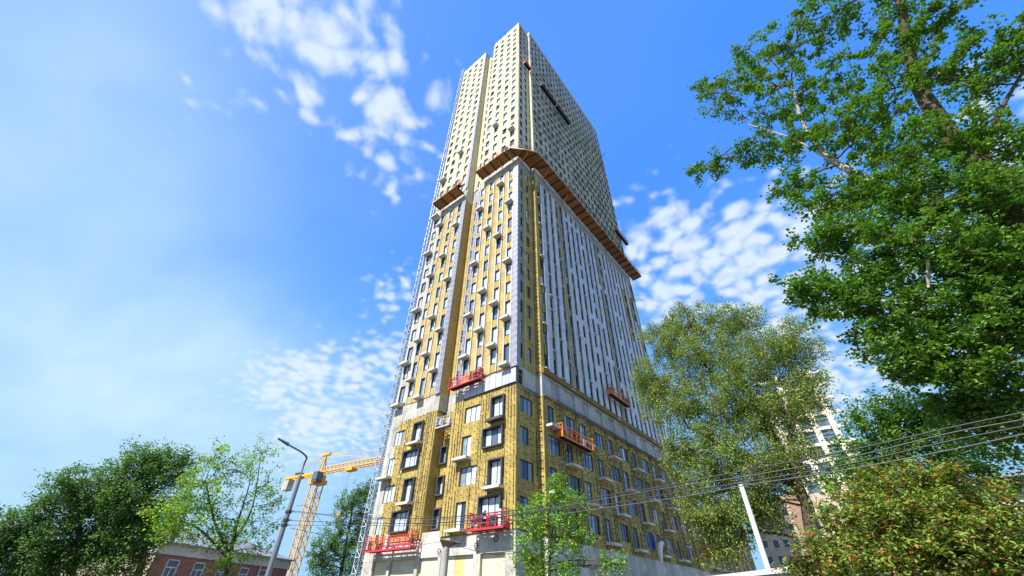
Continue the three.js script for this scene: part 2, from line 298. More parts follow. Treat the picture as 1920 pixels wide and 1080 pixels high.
{
  const b = new B(), s = new B();
  clad(b, 'L', 0, 0, 9.5, PB, PT, holesL, .6, 1.2, .02, .16); clad(b, 'L', 0, UB, 19.6, PB, PT - .1, holesL, .6, 1.2, .02, .16); clad(b, 'L', RD, 9.5, UB, PB + .6, PT, holesRec, .6, 1.2, .02, .16);
  b.box(9.3, 9.5, PB, PT, .02, RD + .1, .95);                                        // returns of the recess
  for (let y = PB; y < PT - .6; y += 1.2) b.box(UB - .02, UB + .16, y, y + 1.19, .03, RD + .1, tint(.14));
  b.build('insulation_boards', M.wool, tower, 'stuff');
  spikes(s, 'L', -.03, 0, 9.4, PB, PT, holesL, .42, .62); spikes(s, 'L', -.03, UB, 19.6, PB, PT, holesL, .42, .62); spikes(s, 'L', RD - .03, 9.6, UB, PB + .8, PT, holesRec, .5, .7);
  rails(s, 'L', -.03, 0, 9.4, PB, PT, holesL, .4, .85); rails(s, 'L', -.03, UB, 19.6, PB, PT, holesL, .4, .85); rails(s, 'L', RD - .03, 9.6, UB, PB + .8, PT, holesRec, .6, .5);
  spikes(s, 'L', -.02, 19.4, 20.6, H(14.7), H(15.1), [], .3, .35); spikes(s, 'L', -.02, 19.4, 20.8, H(18), H(18.4), [], .3, .35); spikes(s, 'L', -.02, 19.4, 20.6, H(8.1), H(8.5), [], .3, .35);
  s.build('brackets', M.steelDark, tower, 'stuff');
  const c = new B(); clad(c, 'L', .1, 19.6, UL, PB, PT + .2, holesL, 2.2, 3.24, .02, .05); c.box(UL - .3, UL, PB, PT, .12, 12); c.build('bare_wall', M.concrete, tower);
}
// band above the podium: bare concrete left, bright metal panels right
{
  const c = new B(); c.box(UB, 14.2, PT - .1, SH0, .08, .36, tint(.05)).box(14.22, 16.4, PT - .1, SH0, .08, .36, tint(.05)).box(16.42, 18.9, PT - .1, SH0, .08, .36, tint(.05)).box(18.92, UL, PT - .1, SH0 - .2, .1, .36, tint(.05)).box(UB + .001, UB + .2, PT, SH0, .36, RD + .2).box(UA + .4, UB, PT, SH0, RD - .02, RD + .3).box(7.8, UA + .3, PT, SH0 - .3, .1, .36).box(0, .3, PT, SH0, .36, V1).box(.01, 7.8, SH0 - .3, SH0 + .1, .16, .36);
  c.build('concrete_band', M.concrete, tower);
  for (let i = 0; i < 8; i++) { const a = .02 + i * .97; const p = new B(); p.box(a + .03, a + .94, PT + .02, SH0 - .42, -.06 - rnd() * .012, .05); p.build('facade_panel', M.panel, tower); }
  new B().box(0, 7.8, PT + .001, PT + .04, -.22, .2).box(0, 7.8, PT + .04, SH0 - .42, .06, .3).build('panel_backing', M.box, tower);
}
// ---------------------------------------------------------------- base, sunlit face
{
  const c = new B(), beam0 = H(3.9);
  for (const [a, e] of [[0, 1.15], [4.0, 4.85], [9.05, 9.45], [12.3, 12.75], [16.7, 17.1], [19.6, UL]]) c.box(a, e, 0, beam0, .1, .75, tint(.05));
  c.box(0, 4.0, beam0, PB - .05, .06, .7, tint(.04)).box(4.02, 9.3, beam0, PB - .05, .12, .7, tint(.04)).box(9.32, 12.5, beam0, PB + .55, .16, .7, tint(.04)).box(12.52, UL, beam0, PB - .05, .08, .7, tint(.04));
  c.box(0, .6, 0, PB - .1, .75, 1.4); c.box(0, .4, beam0, PB - .1, 1.4, V1);
  c.build('base_frame', M.concrete, tower);
  const q = [[1.15, 4.0, [1, .97, .88]], [4.85, 6.2, [1, 1, .98]], [6.2, 7.4, [.98, .84, .42]], [7.4, 9.05, [1, .98, .9]], [9.45, 12.3, [1, .97, .9]], [12.75, 16.7, [.93, .93, .86]], [17.1, 19.6, [1, .96, .82]]];
  for (const [a, e, k] of q) for (let y = 0; y < beam0 - .1; y += 1.42) { const b = new B(); b.box(a + .01, e - .01, y + .004, Math.min(beam0, y + 1.416), .38 + rnd() * .02, .6, k); b.build('infill_panel', M.blocks, tower); }
  // rings of hoist rope left hanging on the beam
  for (const [u, h] of [[2.2, 4.9], [4.5, 4.5], [9.3, 4.3]]) { const o = new THREE.Mesh(new THREE.TorusGeometry(.22, .035, 6, 18), M.steelDark); o.name = 'rope_coil'; o.position.set(u, H(h), .0); tower.add(o); }
}
// ---------------------------------------------------------------- podium, corner strip on the shaded side (x = 0) and the long shaded face (x = -S)
const PE = 80, PTR = H(18.75), PF = H(14.6);
{
  for (let r = 0; r < 4; r++) { const wide = r % 2 === 0; podWin('R', 0, .6, wide ? 2.85 : 2.1, heads[r] - .1, 1.75, wide ? 3 : 2, holesS, pickR); }
  for (let r = 0; r < 4; r++) for (let k = 0; k < 11; k++) {
    const base = 4.5 + 7 * k, far = k > 5; if (base > PE - 4 || (far && r === 0)) continue;
    const nar = (a, on) => podWin('R', -S, a, a + 1.35, heads[r] - .1, 2.35, 2, holesR, pickR, { ledge: M.ledge, extra: .9, shift: .1 }), wid = a => podWin('R', -S, a, a + 2.35, heads[r] - .1, 1.8, 3, holesR, pickR);
    if (k === 5) { wid(40); if (r !== 3) { podWin('R', -S - .25, 44.0, 48.6, heads[r] - .1, 2.2, 6, holesR, pickR, { ledge: M.ledge, extra: .6 }); } continue; }
    if (r % 2 === 0) { nar(base); wid(base + 3.5); } else { wid(base); nar(base + 3.5); }
  }
  const b = new B(), s = new B();
  clad(b, 'R', 0, 0.02, V1, PB, PTR, holesS, .6, 1.2, .02, .16); clad(b, 'R', -S, V1, 43.4, H(5.25), PTR, holesR, .6, 1.2, .02, .18); clad(b, 'R', -S, 49.2, PE, H(5.25), PF, holesR, .6, 1.2, .02, .18);
  clad(b, 'R', -S - .25, 43.42, 49.18, H(5.25), PTR, holesR, .6, 1.2, .02, .18);
  for (let y = PB; y < PTR - .3; y += .75) b.box(-S - .01, .02, y, Math.min(PTR, y + .735), V1 - .03, V1 + .15, tint(.16));
  b.build('insulation_boards', M.wool, tower, 'stuff');
  spikes(s, 'R', -.03, .1, V1, PB, PTR, holesS, .5, .7); spikes(s, 'R', -S - .03, V1 + .2, 43.4, H(5.3), PTR, holesR, .42, .62); spikes(s, 'R', -S - .03, 49.2, PE, H(5.3), PF, holesR, .45, .7);
  rails(s, 'R', -.03, .1, V1, PB, PTR, holesS, .6, .5); rails(s, 'R', -S - .03, V1 + .2, 43.4, H(5.3), PTR, holesR, .4, .9); rails(s, 'R', -S - .03, 49.2, PE, H(5.3), PF, holesR, .6, .7);
  for (let y = PB + .3; y < PTR; y += .75) for (const x of [-.22, -.5]) s.box(x - .14, x + .14, y, y + .035, V1 - .06, V1 - .03), s.box(x - .1, x - .06, y - .02, y + .05, V1 - .2, V1 - .03);
  // rows of black brackets under the band
  for (let v = .2; v < V1; v += .3) s.box(-.34, 0, H(18.9), H(18.95), v - .03, v + .03), s.box(-.34, -.3, H(18.6), H(18.9), v - .03, v + .03);
  for (let v = V1; v < VR; v += .36) s.box(-S - .36, -S, H(18.92), H(18.98), v - .03, v + .03), s.box(-S - .36, -S - .3, H(18.55), H(18.92), v - .03, v + .03);
  s.build('brackets', M.steelDark, tower, 'stuff');
  // bare band with upright concrete panels
  for (let v = V1, i = 0; v < VR - .5; v += 1.76, i++) { const o = [0, .16, .05, .2][i % 4]; const c = new B(); c.box(-S + .02 + o, -S + .3, PTR + .02, H(21.2), v + .012, Math.min(VR, v + 1.748), tint(.22)); c.build('band_panel', M.concrete, tower); }
  const c = new B(); c.box(.05, .3, PTR, SH0, .3, V1).box(-S + .05, .1, PTR, SH0, V1 + .02, V1 + .25).box(-S - .02, -S + .3, H(21.2), H(21.45), V1, VR).box(0 - .04, .3, PTR - .02, PTR + .03, 0, V1).box(-S - .3, -S + .2, PTR - .03, PTR + .015, V1, VR);
  c.box(-S + .1, 16, H(5.3), PF, VR + .01, PE).box(-S + .3, 16, PF, PTR, VR + .02, 49.1).box(-S - .3, 16, PF, PTR, 49.1, 49.3);
  c.build('podium_block', M.concrete, tower);
  const d = new B(); d.box(-S - .3, -S + .1, H(21.46), H(22.15), V1, VR, [.5, .45, .35]); d.build('insulation_edge', M.wool, tower);
  const e = new B(); e.box(.03, .9, H(19.2), H(21.1), .02, .04); 
  const dk = new B(); dk.box(-.02, .04, H(19.1), H(20.9), .4, .95); dk.build('doorway', M.dark, tower); new B().box(-.05, .0, H(19.1), H(20.95), .95, 1.05).box(-.05, .0, H(20.2), H(20.3), .4, .95).build('door_frame', M.wood, tower);
  // base panels of the shaded side
  for (let v = V1, i = 0; v < PE; v += 2.35, i++) { const c2 = new B(); c2.box(-S + rr(0, .03), -S + .5, 0, H(5.25) - .02, v + .02, v + 2.33, tint(.16)); c2.build('base_panel', M.concrete, tower); }
  const w2 = new B(); w2.box(.02, .2, 0, H(4.3), 1.5, V1, [1, .95, .8]); w2.build('base_insulation', M.wool, tower);
}

// ---------------------------------------------------------------- shaft, sunlit face
const colsR = [1.43, 3.5, 5.85, 8.03], colRec = [10.75], colsL = [13.85, 16.1, 18.5, 20.55];
const tall = { 0: [0, 2, 5, 9, 16], 1: [1, 3, 7, 11], 2: [2, 4, 8, 18], 3: [1, 3, 6, 10], 4: [1, 3, 6, 10], 5: [0, 2, 4, 8, 18], 6: [1, 3, 7, 11], 7: [0, 2, 5, 9, 12, 16] };
const NF = 33, WW = .86;
{
  const pier = new B(), pierHi = new B(), rail = new B(), bare = new B(), spHi = new B(), foil = new B(), foilHi = new B();
  const blocks = [{ a0: 0, a1: UA, cols: colsR, v: 0, id: 0 }, { a0: UB, a1: UL, cols: colsL, v: 0, id: 4 }, { a0: UA, a1: UB, cols: colRec, v: RD, id: 9 }];
  for (const bl of blocks) {
    const edges = [bl.a0]; for (const c of bl.cols) edges.push(c - WW / 2 - .09, c + WW / 2 + .09); edges.push(bl.a1);
    // piers
    for (let i = 0; i < edges.length; i += 2) {
      const l = edges[i], r = edges[i + 1]; if (r - l < .05) continue;
      const outer = (bl.id === 0 && i === 0), outerL = bl.id === 4 && i === 0, bareW = bl.id === 4 && i >= 6;
      if (bareW) { for (let n = 0; n < 13; n++) fbox(bare, 'L', bl.v, l, r, FC(n) - 1.6, FC(n) + 1.59, -.3, -.06, tint(.05)); }
      else for (let n = 0; n < 12; n++) for (let e = 0; e < 3; e++) { const y = SH0 + (MID - SH0) * (n * 3 + e) / 36, y2 = SH0 + (MID - SH0) * (n * 3 + e + 1) / 36; fbox(pier, 'L', bl.v, l + (i ? .15 : 0), r - (i < edges.length - 2 ? .15 : 0), y, y2 - .006, -.3, .0 + rr(-.008, .008), tint(.1).map((x, q) => x * [1.06, 1.06, 1.3][q])); }
      for (let n = 13; n < NF; n++) for (let e = 0; e < 2; e++) fbox(pierHi, 'L', bl.v, l, r, FC(n) - 1.6 + e * 1.6, FC(n) + e * 1.6 - .008, -.3, .05 + rr(-.008, .008), tint(.07));
      fbox(bare, 'L', bl.v, l, r, MID, FC(13) - 1.6, -.3, -.1, tint(.05));
      if (outer) { foil.box(-.05, l + .82, SH0 - .25, MID - .3, -.16, -.02); foil.box(-.16, -.052, SH0 - .25, MID - .3, -.14, .5); }
      if (outerL) { foil.box(UB - .06, UB + .78, SH0 - .1, MID, -.16, -.02); foilHi.box(UB - .06, UB + .5, FC(13) - 1.6, TOP - .6, -.2, -.07); }
      if (bl.id === 0 && i === 8) foil.box(r - .42, r + .02, SH0, MID, -.1, -.012);
    }
    bl.cols.forEach((c, ci) => {
      const id = bl.id + ci, isBare = bl.id === 4 && ci === 3, tl = tall[id] || [];
      // light metal rails at both sides of a window strip
      if (!isBare) for (const s of [-1, 1]) { fbox(rail, 'L', bl.v, c + s * (WW / 2 + .09) - .07, c + s * (WW / 2 + .09) + .07, SH0, MID - .4, -.1, .1); }
      for (let n = 0; n < NF; n++) {
        if (n === 12) { fbox(bare, 'L', bl.v, c - WW / 2 - .09, c + WW / 2 + .09, MID, FC(13) - 1.6, -.3, -.12, tint(.06)); if (tl.includes(12)) putLedge('L', c, bl.v, FC(12) - 1.3, 1.7, .95); continue; }
        if (bl.id === 9 && n > 30) continue;
        const T2 = tl.includes(n), head = FC(n) + 1.0, sill = FC(n) - (T2 ? 1.85 : .97), hi = n > 12;
        putWindow('L', c, bl.v + (hi ? .27 : .2), sill, WW + (hi ? .16 : .1), head - sill, 1, pickL, n < 12, .19);
        const y0 = n === 0 ? SH0 : FC(n - 1) + 1.0, y1 = sill;
        if (n !== 13 && y1 > y0 + .05) {
          if (hi) fbox(spHi, 'L', bl.v, c - WW / 2 - .09, c + WW / 2 + .09, y0, y1, -.3, -.02, tint(.08));
          else if (isBare) fbox(bare, 'L', bl.v, c - WW / 2 - .09, c + WW / 2 + .09, y0, y1, -.3, -.07, tint(.04));
          else { const b = new B(); fbox(b, 'L', bl.v, c - WW / 2 - .02, c + WW / 2 + .02, y0 + .05, y1 - .05, -.28, -.03, [1.03, .97, .86].map(x => x * rr(.9, 1.05))); b.build('spandrel', M.wool, tower); }
        } else if (n === 13) fbox(spHi, 'L', bl.v, c - WW / 2 - .09, c + WW / 2 + .09, FC(13) - 1.6, sill, -.3, -.02);
        if (n === 11) fbox(bare, 'L', bl.v, c - WW / 2 - .09, c + WW / 2 + .09, head, MID, -.3, -.05);
        if (n === NF - 1) fbox(spHi, 'L', bl.v, c - WW / 2 - .09, c + WW / 2 + .09, head, H(127.6), -.3, -.02);
        if (T2) putLedge('L', c, bl.v, sill, isBare ? 1.75 : 1.3, .85);
      }
    });
  }
  for (const [a, e] of [[0, UA], [UB, UL]]) fbox(pierHi, 'L', 0, a, e, FC(32) + 1.6, TOP - .25, -.02, .04);
  // returns of the recess, seen in shade
  for (let y = SH0; y < TOP - 4; y += 1.6) { const pierHi2 = y < MID ? pier : pierHi; pierHi2.box(UB - .02, UB + .2, y, y + 1.59, .02, RD + .1, tint(.08)); pierHi2.box(UA - .2, UA + .02, y, y + 1.59, .02, RD + .1, tint(.08)); }
  pier.build('pier_insulation', M.wool, tower, 'stuff'); pierHi.build('upper_insulation', M.woolPale, tower, 'stuff'); spHi.build('upper_spandrels', M.woolLit, tower, 'stuff');
  rail.build('facade_rails', M.alu, tower, 'stuff'); bare.build('bare_wall', M.concrete, tower); foil.build('corner_foil', M.foil, tower); foilHi.build('corner_foil', M.foil, tower);
  // open brackets in front of the recessed strip
  const s = new B(); for (let y = SH0; y < MID; y += .55) { s.box(UA + .05, UA + .4, y, y + .05, -.14, -.1); s.box(UB - .06, UB - .02, y + .1, y + .14, -.02, .9); } s.box(UA + .36, UA + .42, SH0, MID, -.16, -.1); s.build('brackets', M.galv, tower, 'stuff');
}
// ---------------------------------------------------------------- shaft, shaded side
{
  const pier = new B(), pierHi = new B(), bare = new B(), spHi = new B(), spLo = new B(), dots = new B(), sills = new B(), rail = new B(), bareTop = new B();
  const BT = H(113.2), hiR = new B();
  // corner strip x = 0
  const sc = [.82, 2.5];
  const se = [0.02, .82 - .36, .82 + .36, 2.5 - .36, 2.5 + .36, V1];
  for (let i = 0; i < 6; i += 2) { for (let y = SH0, k = 0; y < MID; y += 1.06, k++) fbox(pier, 'R', 0, se[i], se[i + 1], y, Math.min(MID, y + 1.054), -.3, rr(-.01, .01), tint(.2)); for (let y = FC(13) - 1.6; y < BT; y += 1.6) fbox(pierHi, 'R', 0, se[i], se[i + 1], y, Math.min(BT, y + 1.59), -.3, rr(.03, .05), tint(.08)); fbox(bareTop, 'R', 0, se[i], se[i + 1], BT, H(127.6), -.3, -.05, tint(.05)); fbox(bare, 'R', 0, se[i], se[i + 1], MID, FC(13) - 1.6, -.3, -.1); }
  for (const c of sc) for (let n = 0; n < NF; n++) {
    const y0 = n ? FC(n - 1) + 1 : SH0, y1 = FC(n) - .97; if (n === 12) { fbox(bare, 'R', 0, c - .36, c + .36, FC(11) + 1, FC(13) - .97, -.3, -.14); continue; }
    putWindow('R', c, .17, y1, .72, 1.97, 1, pickR, n < 12); if (n !== 13) fbox(n < 12 ? spLo : FC(n) < BT ? spHi : bareTop, 'R', 0, c - .36, c + .36, y0, y1, -.3, -.03, tint(.15)); if (n === NF - 1) fbox(bareTop, 'R', 0, c - .36, c + .36, FC(n) + 1, H(127.6), -.3, -.05);
  }
  for (const z of [1.62, 3.35]) rail.box(-.1, -.02, SH0, MID, z - .03, z + .03);
  // step between the corner strip and the long face, turned to the sun
  for (let y = SH0; y < MID; y += .62) pier.box(-S - .01, .02, y, y + .6, V1 - .04 + rr(-.012, .012), V1 + .2, tint(.14));
  for (let y = FC(13) - 1.6; y < BT - 3; y += .8) pierHi.box(-S - .05, .02, y, y + .79, V1 - .05 + rr(-.01, .01), V1 + .2, tint(.06));
  bare.box(-S, .02, MID, FC(13) - 1.6, V1, V1 + .2); bareTop.box(-S, .02, BT - 3, H(127.6), V1, V1 + .2);
  for (let y = SH0 + .3; y < MID; y += .62) dots.box(-S + .08, -.12, y, y + .03, V1 - .075, V1 - .045), dots.box(-S + .2, -S + .24, y - .05, y + .05, V1 - .2, V1 - .04);
  // long face
  const P = 1.76, N = 22, w = .84, c0 = 4.78, strip = new Map();
  for (let i = 0; i <= N; i++) {
    const l = i ? c0 + P * (i - 1) + w / 2 : V1, r = i < N ? c0 + P * i - w / 2 : VR; if (r - l < .04) continue;
    for (let y = SH0; y < MID; y += 2.13) fbox(pier, 'R', -S, l, r, y, Math.min(MID, y + 2.12), -.3, 0, tint(.2));
    for (let y = FC(13) - 1.6; y < BT; y += 1.6) fbox(pierHi, 'R', -S, l, r, y, Math.min(BT, y + 1.59), -.3, rr(.03, .05), tint(.1));
    for (let n = 27; n < 33; n++) fbox(bareTop, 'R', -S, l, r, n === 27 ? BT : FC(n) - 1.6, FC(n) + 1.59, -.3, -.05, tint(.12)); fbox(bareTop, 'R', -S, l, r, FC(32) + 1.6, H(127.6), -.3, -.05);
    fbox(bare, 'R', -S, l, r, MID, FC(13) - 1.6, -.3, -.1, tint(.06));
    if (r - l > .3) { rails(hiR, 'R', -S - .05, l + .02, r - .02, FC(13) - 1.6, BT, [], .3, .62); spikes(hiR, 'R', -S - .05, l, r, FC(13) - 1.6, BT, [], .45, .8, .8); }
    // white cladding strip, in storey-high lengths
    if (i === 0 || i === 4 || i === 12 || i >= N) continue;
    const top = i > 17 ? 6 + (i % 3) : 12;
    for (let n = 0; n < 12; n += 2) { if (n >= top && rnd() < .7) continue; const b = new B(), y0 = FC(n) - 1.25, y1 = Math.min(MID - .6, FC(n + 2) - 1.28); fbox(b, 'R', -S, l - .05, r + .05, y0, y1, .06, .17, tint(.04)); b.build('cladding_strip', M.white, tower); for (let y = y0 + .5; y < y1; y += 1.06) if (rnd() < .55) fbox(dots, 'R', -S, (l + r) / 2 + rr(-.3, .3), (l + r) / 2 + rr(-.3, .3) + .07, y, y + .07, .168, .176); }
  }
  const ledgeAt = {};
  for (let i = 0; i < N; i++) {
    const c = c0 + P * i, f = i < 4 || i === 11 ? .15 : .5;
    for (let n = 0; n < NF; n++) {
      const hi = n > 12, y0 = n ? FC(n - 1) + 1 : SH0 + .7; let y1 = FC(n) - .97;
      if (n === 12) { fbox(bare, 'R', -S, c - w / 2, c + w / 2, FC(11) + 1, FC(13) - 1.6, -.3, -.13, tint(.1)); continue; }
      const T2 = !hi && (n * 5 + i * 3) % 7 === 2; if (T2) y1 -= .8;
      putWindow('R', c, -S + .17, y1, w, FC(n) + 1 - y1, 1, pickR, !hi && i < 8);
      if (hi) { fbox(FC(n) - 1.6 > BT ? bareTop : spHi, 'R', -S, c - w / 2, c + w / 2, n === 13 ? FC(13) - 1.6 : y0, y1, -.3, -.02, tint(.1)); if (n === NF - 1) fbox(bareTop, 'R', -S, c - w / 2, c + w / 2, FC(n) + 1, H(127.6), -.3, -.05); continue; }
      if (y1 > y0) {
        const whiteSp = i > 4 && rnd() < f * .7 && i < 17;
        if (whiteSp) { const b = new B(); fbox(b, 'R', -S, c - w / 2 + .06, c + w / 2 - .06, y0 + .1, y1 - .1, .05, .14, tint(.04)); b.build('cladding_spandrel', M.white, tower); }
        fbox(spLo, 'R', -S, c - w / 2, c + w / 2, y0, y1, -.3, -.02, tint(.25));
        if (!whiteSp && rnd() < .6) for (const q of [-.3, .3]) fbox(dots, 'R', -S, c + q - .03, c + q + .03, y0, y1, 0, .06);
      }
      if (T2 || (i < 4 && (n + i) % 2 === 0)) fbox(sills, 'R', -S, c - w / 2 - .02, c + w / 2 + .02, y1 - .1, y1, 0, T2 ? .42 : .3);
    }
  }
  for (const [i, x] of [[4, 0], [12, 0]]) { const a = c0 + P * (i - .5); for (const q of [-.3, .3]) rail.box(-S - .14, -S - .06, SH0, MID, a + q - .04, a + q + .04); for (let y = SH0 + 1; y < MID; y += 3.2) rail.box(-S - .13, -S - .07, y, y + .08, a - .26, a + .26); }
  pier.build('pier_insulation', M.wool, tower, 'stuff'); pierHi.build('upper_insulation', M.woolPale, tower, 'stuff'); spHi.build('upper_spandrels', M.woolPale, tower, 'stuff'); hiR.build('upper_brackets', M.steelDark, tower, 'stuff'); spLo.build('shaft_spandrels', M.wool, tower, 'stuff');
  dots.build('fixings', M.steelDark, tower, 'stuff'); sills.build('window_sills', M.white, tower, 'stuff'); rail.build('facade_rails', M.alu, tower, 'stuff'); bare.build('bare_wall', M.concrete, tower); bareTop.build('bare_upper_wall', M.concrete, tower);
  farF.build('upper_window_frames', M.frame, tower, 'stuff'); farP.forEach((b, i) => b.some && b.build('upper_window_panes', paneM[i], tower, 'stuff'));
}
// poles left on the parapet and the edge of the unfinished zone
{
  const b = new B(); for (const v of [9, 17, 26, 34, 42]) b.bar([-S - 1.4, H(114) + (v % 3), v], [-S + .2, H(113.6) + (v % 3), v + .4], .1); for (const u of [8.9, 6.2, 4.6]) b.bar([u, TOP - 1.6, -1.2], [u - .1, TOP - 1.9, .3], .1); b.build('outrigger_pole', M.steelDark, tower, 'stuff');
}

// ================================================================ catch platforms of planks round the tower
const onTower = (name, label, cat, group, u, y, v, turn = 0) => { const p = toWorld(u, y, v); return thing(name, label, cat, group, [p.x, p.y, p.z], TURN + turn); };
{
  const PY = H(62.15);
  // outline: inner and outer edge points in pairs (u, v)
  function platform(label, pairs, o) {
    const t = onTower('catch_platform', label, 'platform', 'timber catch platforms on the tower', pairs[0][0][0], PY, pairs[0][0][1]);
    const [ou, ov] = pairs[0][0], P = (q, y) => [q[0] - ou, y, q[1] - ov];
    const rail = new B();
    for (let i = 0; i < pairs.length - 1; i++) {
      const [a, b] = pairs[i], [c, d] = pairs[i + 1], j = () => rr(-.035, .035), b0 = new B(), k = o.grey === i ? [.75, .95, 1.2] : tint(.22).map((x, e) => x * [1, .95, .9][e]);
      const sh = (p, q, f) => [lerp(p[0], q[0], f), lerp(p[1], q[1], f)], A = sh(a, c, .035), Bq = sh(b, d, .035), Cq = sh(c, a, .035), Dq = sh(d, b, .035), lo = j(), hi = .05;
      b0.hexa([P(A, lo), P(Cq, lo), P(Dq, lo + .1), P(Bq, lo + .1), P(A, lo + hi), P(Cq, lo + hi), P(Dq, lo + .1 + hi), P(Bq, lo + .1 + hi)], k); b0.build('deck_panel', M.wood, t);
      // guard rail on the outer edge, with a red net strip
      rail.bar(P(b, .1), P(b, 1.2), .05); rail.bar(P(b, 1.2), P(d, 1.2), .045); rail.bar(P(b, .7), P(d, .7), .04);
      if (o.net(i)) { const n = new B(); n.hexa([P(b, .12), P(d, .12), P([d[0] + .02, d[1] + .02], .12), P([b[0] + .02, b[1] + .02], .12), P(b, .36), P(d, .36), P([d[0] + .02, d[1] + .02], .36), P([b[0] + .02, b[1] + .02], .36)]); n.build('toe_board', rnd() < .4 ? M.pinkmesh : rnd() < .6 ? M.ledge : M.wood, t); }
    }
    for (let i = 0; i < pairs.length; i++) { const [a, b] = pairs[i]; new B().bar(P(a, -.12), P(b, .0), .2).build('joist', M.beam, t); }
    rail.build('guard_rail', M.beam, t);
    const st = new B(); for (const [a, b] of o.struts || []) st.bar(P(a, -2.0), P(b, -.05), .12); if (st.some) st.build('strut', M.orange, t);
    return t;
  }
  const l = []; for (let i = 0; i <= 3; i++) l.push([[13.1 + i * 2.17, -.12], [13.1 + i * 2.17, -2.25]]);
  platform('short plank catch platform beside the lattice mast, on the far left wing', l, { net: () => true });
  const r = []; for (let i = 0; i <= 4; i++) r.push([[8 - i * 1.62, -.2], [8 - i * 1.62, -2.25]]);
  r.push([[.2, -.2], [.1, -2.1]], [[-.15, .2], [-1.6, -.4]], [[-.15, 1.2], [-3.1, 1.5]], [[-.2, 3.2], [-3.2, 3.3]], [[-S - .2, 3.9], [-3.2, 5.0]]);
  for (let i = 1; i <= 21; i++) r.push([[-S - .2, 5 + i * 1.83 - (i < 2 ? .3 : 0)], [-3.2, 5 + i * 1.83]]);
  platform('long plank catch platform wrapping the tower corner and its shaded side', r, { net: i => i % 3 !== 1 || i > 24, grey: 4, struts: [[[3.0, -.2], [3.0, -1.8]], [[.6, -.2], [.7, -1.7]], [[-.3, .4], [-1.9, .4]], [[-S - .2, 5.5], [-2.6, 5.6]], [[-S - .2, 12.3], [-2.6, 12.3]]] });
}
// ================================================================ suspended work cradles
function gondola(label, face, a, plane, y, len, m, o = {}) {
  const t = face === 'L' ? onTower('work_cradle', label, 'cradle', o.group, a, y, plane - .72) : onTower('work_cradle', label, 'cradle', o.group, plane - .72, y, a, Math.PI / 2);
  const x = len / 2, d = .36, hF = 1.25, hB = 1.25, floorM = o.floor || M.dark;
  new B().box(-x, x, .05, .1, -d, d).build('floor', floorM, t);
  new B().box(-x, x, 0, .17, -d - .03, -d).box(-x, x, 0, .17, d, d + .03).build('toe_board', m, t);
  const side = (z, h) => { const b = new B(), n = Math.max(2, Math.round(len / .95)); for (let i = 0; i <= n; i++) { const q = -x + len * i / n; b.bar([q, .05, z], [q, h, z], .055); } for (const q of [.5, h - .28, h]) b.bar([-x, q, z], [x, q, z], q === h ? .06 : .045); for (let i = 0; i < n; i++) if (o.mesh || i % 2) b.bar([-x + len * i / n, .17, z], [-x + len * (i + 1) / n, h - .3, z], .03); b.build('guard_rail', m, t); };
  side(-d, hF); side(d, hB);
  for (const s of [-1, 1]) {
    const b = new B(); b.bar([s * x, .05, -d], [s * x, 1.5, -d], .07).bar([s * x, .05, d], [s * x, 1.5, d], .07).bar([s * x, 1.5, -d], [s * x, 1.5, d], .07).bar([s * x, .7, -d], [s * x, .7, d], .05).bar([s * x, 1.1, -d], [s * x, 1.1, d], .05).box(s * x - .02, s * x + .02, .05, .3, -d, d).bar([s * x, .3, 0], [s * x, 1.5, 0], .05); if (o.plate) b.box(s * x - .015, s * x + .015, .3, .72, -d, d); b.build('end_frame', m, t);
    const mo = new B(); mo.box(s * x - s * .42 - .13, s * x - s * .42 + .13, .5, .95, -.16, .16).tube([[s * (x - .42), .95, 0], [s * (x - .42), 1.3, 0]], .09, 8); mo.build('hoist_motor', o.motor || M.steelDark, t);
    const up = (o.ropeTop || TOP) - y; new B().tube([[s * (x - .42), 1.3, 0], [s * (x - .42), up, .1]], .016, 4).build('rope', M.cable, t);
  }
  for (const [q, w, h, mm, z] of o.load || []) { new B().box(q - w / 2, q + w / 2, .1, .1 + h, z - .2, z + .2).build('load', mm, t); }
  return t;
}
gondola('red work cradle with a worker, highest on the sunlit face above the metal panels', 'L', 7.05, -.1, H(20.45), 4.8, M.red, { group: 'red work cradles', load: [[-.3, .8, 1.5, M.card, .1], [1.6, .5, .9, M.whitePlain, 0], [-1.6, .4, 1.1, M.steelDark, 0]], ropeTop: H(61) });
gondola('red work cradle by the concrete base, in front of the big corner window', 'L', 2.5, -.1, H(5.45), 4.3, M.red, { group: 'red work cradles', load: [[1.6, .4, .9, M.blue, 0], [1.3, .6, .4, M.card, 0], [-1.55, .3, 1.4, M.whitePlain, 0], [-.6, 1.0, .9, M.steelDark, .05]] });
gondola('long red work cradle at the left end of the building base', 'L', 16.0, -.1, H(4.6), 7.6, M.red, { group: 'red work cradles', mesh: 1, load: [[2.9, .7, 1.5, M.card, .05], [2.4, .5, .7, M.card, 0], [.5, .35, 1.35, M.whitePlain, 0], [3.2, .5, .9, M.steelDark, 0]] });
gondola('orange work cradle with a red-shirted worker, near the corner of the shaded podium', 'R', 9.05, -S, H(14.5), 6.6, M.orange, { group: 'orange work cradles', plate: 1, load: [[-1.6, .5, .9, M.galv, 0]] });
gondola('orange work cradle half hidden by the willow, below the white cladding', 'R', 22.6, -S - .1, H(24.3), 6, M.orange, { group: 'orange work cradles', plate: 1, ropeTop: H(61) });
gondola('orange work cradle hanging just above the end of the plank platform', 'R', 40.0, -S - .3, H(73.4), 6.6, M.orange, { group: 'orange work cradles', floor: M.dark });
gondola('orange work cradle lowest on the shaded podium beyond the tower', 'R', 46.6, -S - .6, H(6.9), 5.4, M.orange, { group: 'orange work cradles', mesh: 1, ropeTop: H(18.9) });
